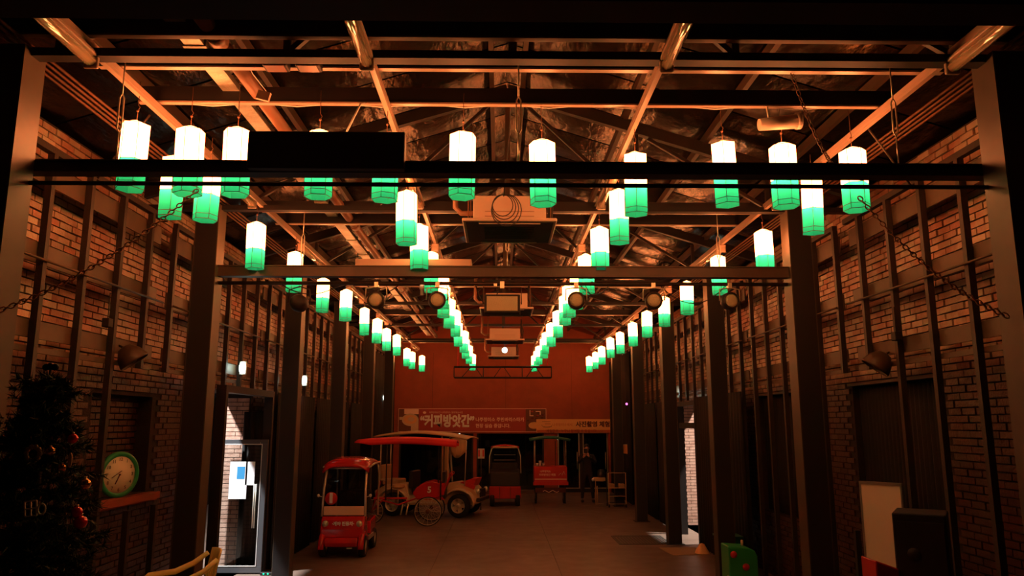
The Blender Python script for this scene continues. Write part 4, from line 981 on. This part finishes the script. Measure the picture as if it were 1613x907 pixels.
# ================================================================ LEFT GLASS DOOR
GD = empty('glass_door', (-4.69, 13.05, .0), 'open glass door in grey metal frame with a white poster, left side', 'door')
P = GD
W, H, t_ = .82, 2.14, .07
m = MB()
for a, b in (((0, .02), (W, .12)), ((0, H - t_), (W, H)), ((0, .12), (t_, H - t_)), ((W - t_ - .02, .12), (W, H - t_))): m.b2((a[0], -.025, a[1]), (b[0], .025, b[1]))
m.build('frame', 'doorframe', P, bevel=.004)
m = MB()
for a, b in (((t_, .12), (W - t_ - .02, .132)), ((t_, H - t_ - .012), (W - t_ - .02, H - t_)), ((t_, .132), (t_ + .01, H - t_ - .012)), ((W - t_ - .03, .132), (W - t_ - .02, H - t_ - .012))): m.b2((a[0], -.03, a[1]), (b[0], -.02, b[1]))
m.build('bead', 'white', P)
MB().b2((t_, -.005, .12), (W - t_ - .02, .005, H - t_)).build('pane', 'glass', P)
MB().b2((.21, -.008, 1.18), (.50, -.0055, 1.78)).build('poster', 'paper', P); MB().b2((.33, -.0095, 1.50), (.46, -.0082, 1.70)).build('poster_picture', 'blue', P); MB().b2((.47, -.008, 1.40), (.62, -.0055, 1.78)).build('side_sheet', 'paper', P)
for x in (.64, .67): MB().tube([(x, -.05, .72), (x, -.05, 1.42)], .009, 6).build('handle', 'chrome', P)
MB().b2((.69, -.03, 2.08), (.70, -.026, 2.09)).build('closer_pin', 'white', P)
# things outside: yard wall so the doorway does not open on nothing
tag(MB().b2((-9, -2.5, 0), (-8.8, 33, 3.2)).build('wall_yard_left', 'mortar'), kind='structure'); tag(MB().b2((8.8, -2.5, 0), (9, 33, 3.2)).build('wall_yard_right', 'mortar'), kind='structure')
o = ribs('door_curtain', 'curtain', None, 0, 0, .42, .05, 2.6, .03, .11, 11); o.location = (-4.34, 13.17, 0); o.rotation_euler = (0, 0, R(-90)); tag(o, 'dark drape hanging behind the open glass door', 'curtain')
# led power strip
t = empty('power_strip', (-3.85, 12.9, 0), 'small power strip with green lights on the floor right of the glass door', 'power strip')
MB().b2((-.0, 0, 0), (.32, .06, .05)).build('body', 'black', t, bevel=.008)
for k in range(3): MB().ball((.06 + .07 * k, -.003, .03), .012, 6).build('green_light', 'led', t)

# ================================================================ CLOCK
t = empty('wall_clock', (XL - .02, 7.95, 1.595), 'round wall clock with green rim standing on the brick sill', 'clock')
t.rotation_euler = (0, 0, R(65)); t.location = (XL + .0, 8.78, 1.593)
z = .25
MB().lathe([(.001, .03), (.24, .03), (.252, .0), (.25, -.03), (.225, -.04), (.20, -.025)], (0, 0, z), 'Y', 40).build('rim', 'cgreen', t)
MB().lathe([(.001, -.02), (.205, -.02), (.205, 0)], (0, 0, z), 'Y', 40).build('dial', 'dial', t)
for k in range(12):
    a = 2 * math.pi * (k + 1) / 12; text(str(k + 1), .052, 'ink', t, (.165 * math.sin(a), -.024, z + .165 * math.cos(a)), TOCAM, ext=.001, name='numeral')
MB().bar((0, -.027, z), (-.05, -.027, z - .10), .004, .014, (0, 1, 0)).build('hour_hand', 'ink', t); MB().bar((.02, -.03, z + .04), (-.10, -.03, z - .03), .004, .008, (0, 1, 0)).build('minute_hand', 'ink', t)
MB().lathe([(.001, -.034), (.01, -.033), (.01, -.02)], (0, 0, z), 'Y', 10).build('pin', 'ink', t)

# ================================================================ TREE
TX, TY = -2.42, 4.15
t = empty('christmas_tree', (TX, TY, 0), 'dark green artificial Christmas tree at the left edge of the hall', 'tree')
MB().tube([(0, 0, .05), (0, 0, 2.70)], [.035, .006], 8).build('trunk', 'bark', t)
st = MB()
for k in range(4): a = k * math.pi / 2 + .4; st.bar((0, 0, .1), (.3 * math.cos(a), .3 * math.sin(a), .015), .03, .03)
st.build('stand', 'steel', t)
rn = random.Random(11); m = MB(); br = MB()
def spray(m, p, q, nn, ln):
    p = Vector(p); q = Vector(q); d = (q - p).normalized()
    for i in range(nn):
        c = p.lerp(q, rn.random()); a = Vector((rn.uniform(-1, 1), rn.uniform(-1, 1), rn.uniform(-1, 1))).normalized()
        e = (d * .8 + a).normalized() * ln * rn.uniform(.7, 1.2); s_ = e.cross(Vector((rn.uniform(-1, 1), rn.uniform(-1, 1), rn.uniform(-1, 1)))).normalized() * .004
        m.add([c - s_, c + s_, c + e], [(0, 1, 2)])
H_ = 2.76
zz = .35
while zz < H_ - .05:
    rad = .66 * (1 - zz / H_) ** .8 + .04; nb_ = max(11, int(15 * rad / .5) + 3)
    for k in range(nb_):
        a = rn.uniform(0, 2 * math.pi); r = rad * rn.uniform(.75, 1.18); p = (0, 0, zz); q = Vector((r * math.cos(a), r * math.sin(a), zz - .06 + rn.uniform(-.04, .04)))
        br.tube([p, q], .004, 4)
        spray(m, p, q, 110, .06)
        for j in range(3):
            u = rn.uniform(.4, .9); b0 = Vector(p).lerp(q, u); b1 = b0 + Vector((rn.uniform(-.12, .12), rn.uniform(-.12, .12), rn.uniform(-.03, .05))); spray(m, b0, b1, 40, .05)
    zz += .085
tag(m.build('foliage', 'foliage', t), kind='stuff'); tag(br.build('branches', 'bark', t), kind='stuff')
def place(px, py, zc): return ((px - 788) / 1200 * zc, 0, 0)
def orn(x, y, z, m, r, lab, nm='tree_ball'):
    o = empty(nm, (x, y, z), lab, 'ornament'); MB().ball((0, 0, 0), r, 14).build('ball', m, o); MB().tube([(0, 0, r * .95), (0, 0, r * 1.3)], r * .25, 8).build('cap', 'chrome', o)
orn(-2.196, 4.025, 2.325, 'ballred', .026, 'shiny red ball highest on the right side of the Christmas tree')
orn(-2.119, 3.988, 1.964, 'ballred', .028, 'shiny red ball low on the right of the tree, upper one of a pair')
orn(-2.101, 3.997, 1.914, 'ballred', .033, 'shiny red ball low on the right of the tree, lower one of a pair')
orn(-2.106, 4.015, 2.099, 'gold', .028, 'gold ball at the right edge of the Christmas tree')
orn(-2.194, 3.949, 2.184, 'gold', .020, 'small gold ball near the middle of the Christmas tree')
orn(-2.281, 3.986, 2.262, 'gold', .024, 'gold ball upper middle on the Christmas tree')
o = empty('bow_topper', (TX, TY, 2.685), 'dark bow topper at the tip of the Christmas tree', 'bow')
for s in (-1, 1): MB().ball((s * .022, 0, .015), .024, 8, (1, .6, .8)).build('loop', 'hair', o)
MB().ball((0, 0, .02), .02, 8).build('knot', 'hair', o)
o = empty('flower_ornament', (-2.369, 3.988, 2.250), 'beige flower ornament left of centre on the Christmas tree', 'ornament')
for k in range(10): a = k * math.pi / 5; MB().ball((.035 * math.cos(a), 0, .035 * math.sin(a)), .018, 6, (.8, .3, .8)).build('petal', 'beige', o)
o = empty('leaf_ornament', (-2.170, 3.973, 2.219), 'pale leaf-shaped ornament on the right of the Christmas tree', 'ornament'); MB().ball((0, 0, 0), .035, 8, (.35, .2, 1.1)).build('leaf', 'beige', o)
o = empty('gift_ornament', (-2.285, 3.837, 1.960), 'white wire gift-box ornament low on the Christmas tree', 'ornament')
m = MB()
for a, b in (((0, 0), (.055, 0)), ((.055, 0), (.055, .07)), ((.055, .07), (0, .07)), ((0, .07), (0, 0)), ((.028, 0), (.028, .07)), ((0, .035), (.055, .035))): m.bar((a[0], 0, a[1]), (b[0], 0, b[1]), .006, .006, (0, 1, 0))
m.build('box_outline', 'white', o, rot=(0, R(-6), 0))
MB().tube([(.075 + .018 * math.cos(a), 0, .035 + .025 * math.sin(a)) for a in (2 * math.pi * i / 12 for i in range(12))], .005, 5, closed=True).build('ribbon', 'white', o)

# ================================================================ PLASTIC CHAIR
t = empty('plastic_armchair', (-3.24, 8.02, 0), 'yellow plastic armchair cut by the bottom edge near the glass door', 'chair', rz=R(-60))
P = t
for x in (-.24, .24):
    for y in (-.22, .24): MB().tube([(x * 1.08, y * 1.08, 0), (x, y, .43)], [.018, .026], 8).build('leg', 'yellow', P)
MB().grid(lambda u, v: (-.25 + .5 * u, -.24 + .5 * v, .43 + .03 * (2 * u - 1) ** 2 - .015 * v), 8, 8).build('seat', 'yellow', P, solid=.02)
# back with slots
def bk(u, v): 
    a = (u - .5) * 1.5; return (.29 * math.sin(a) * (1 + .02 * v), .20 + .13 * math.cos(a) - .0 + .09 * v, .44 + .42 * v + .05 * math.cos(a) * v)
m = MB()
W_ = 15; HN = 8
V = [Vector(bk(i / W_, j / HN)) for i in range(W_ + 1) for j in range(HN + 1)]; F = []
for i in range(W_):
    for j in range(HN):
        if i in (2, 4, 6, 8, 10, 12) and 1 <= j <= 5: continue
        if i in (7,) and j == 6: continue
        F.append((i * (HN + 1) + j, (i + 1) * (HN + 1) + j, (i + 1) * (HN + 1) + j + 1, i * (HN + 1) + j + 1))
m.add(V, F, True); m.build('backrest', 'yellow', P, solid=.018)
for s in (-1, 1):
    MB().tube([(s * .24, -.22, .43), (s * .29, -.25, .62), (s * .30, -.2, .655), (s * .30, .05, .67), (s * .29, .22, .74), (s * .25, .35, .84)], [.022, .024, .028, .03, .028, .024], 8).build('armrest', 'yellow', P)

t.location.z = .23
tag(MB().b2((-3.75, 7.5, 0), (-2.8, 8.55, .23)).build('platform', 'black', bevel=.01), 'low black platform carrying the yellow plastic armchair', 'platform')

# ================================================================ RIGHT FOREGROUND
# whiteboard on its legs
t = empty('whiteboard', (3.36, 7.25, 0), 'upright whiteboard on legs leaning at the right behind the black speaker', 'whiteboard', rz=R(-50))
MB().b2((-.0, -.012, .78), (.36, .012, 1.86)).build('board', 'wboard', t)
m = MB()
for a, b in (((-.012, .765), (.372, .785)), ((-.012, 1.85), (.372, 1.875)), ((-.012, .785), (.003, 1.85)), ((.357, .785), (.372, 1.85))): m.b2((a[0], -.018, a[1]), (b[0], .018, b[1]))
m.build('frame', 'alu', t)
for x in (.02, .34): MB().tube([(x, .03, 0), (x, .03, 1.6)], .012, 6).build('leg', 'steel', t)
# black loudspeaker cabinet
t = empty('loudspeaker', (3.22, 6.0, 0), 'tall black loudspeaker cabinet in the right foreground', 'speaker', rz=R(-32))
MB().b2((-.18, -.2, .02), (.18, .2, 1.74)).build('cabinet', 'black', t, bevel=.012)
MB().b2((-.16, -.212, .08), (.16, -.2, 1.68)).build('front_grille', 'seat', t)
MB().lathe([(.001, -.008), (.04, -.008), (.045, .0)], (-.05, -.212, 1.45), 'Y', 16).build('port', 'cable', t)
for x in (-.17, .17): MB().b2((x - .03, -.17, 0), (x + .03, .17, .02)).build('foot', 'rubber', t)
t = empty('red_cabinet', (2.86, 6.0, 0), 'dark red box standing left of the black loudspeaker at the bottom edge', 'box')
MB().prism([(-.07, 0), (.10, 0), (.10, 1.34), (-.07, 1.40)], -.12, .12, 'Y').build('body', 'red', t, bevel=.01); MB().b2((-.075, -.125, 1.25), (.105, -.12, 1.27)).build('lid_seam', 'black', t)
# green bins
t = empty('green_bin', (3.72, 12.9, 0), 'dark green open plastic bin behind the brighter green box', 'bin')
m = MB(); m.box((0, 0, .30), (.32, .3, .58), taper=1.12); m.build('body', 'dgreen', t, bevel=.02); MB().box((0, 0, .60), (.40, .38, .03)).build('rim', 'dgreen', t, bevel=.008)
t = empty('green_crate', (3.50, 11.6, 0), 'bright green plastic box with rounded top at the bottom right', 'box')
MB().prism([(-.21, 0), (.21, 0), (.21, .52), (.17, .60), (.08, .64), (-.21, .66)], -.2, .2, 'Y').build('body', 'green', t, bevel=.02)
q = MB().lathe([(.001, -.004), (.05, -.004), (.05, 0)], axis='Y', n=16); q.build('red_spot', 'redmetal', t, loc=(.03, -.205, .38)); q.build('red_spot', 'redmetal', t, loc=(-.14, -.205, .55))
MB().tube([(.05, 0, .63), (.05, 0, .72)], .018, 8).build('knob', 'beige', t)
t = empty('green_bottle', (3.24, 11.3, 0), 'small green bottle on the floor in front of the bright green box', 'bottle')
MB().lathe([(.001, .01), (.035, .01), (.037, .15), (.015, .21), (.014, .25)], n=14).build('body', 'green', t); MB().lathe([(.015, .25), (.018, .25), (.018, .28), (.001, .28)], n=10).build('cap', 'white', t)
# mat, cone, grate
t = empty('floor_mat', (3.52, 15.15, 0), 'brown woven mat on the floor at the right doorway', 'mat')
m = MB()
for k in range(14): m.b2((-.36, -.42 + k * .06, .001), (.36, -.37 + k * .06, .012))
m.build('weave', 'mat_', t, rot=(0, 0, .1))
m = MB().lathe([(.14, 0), (.12, .05), (.05, .17), (.001, .19)], (3.80, 14.9, .0), n=14); tag(m.build('orange_cone', 'orange'), 'small orange cone beside the right doorway', 'cone')
t = empty('floor_grate', (2.95, 16.6, 0), 'dark rectangular iron grate set in the floor near the right doorway', 'grate')
for k in range(16): MB().b2((-.5 + k * .064, -.55, .001), (-.46 + k * .064, .55, .008)).build('bar', 'grate', t)
m = MB(); [m.b2(a, b) for a, b in (((-.54, -.6, 0), (.54, -.56, .01)), ((-.54, .56, 0), (.54, .6, .01)), ((-.54, -.56, 0), (-.51, .56, .01)), ((.51, -.56, 0), (.54, .56, .01)))]; m.build('frame', 'grate', t)
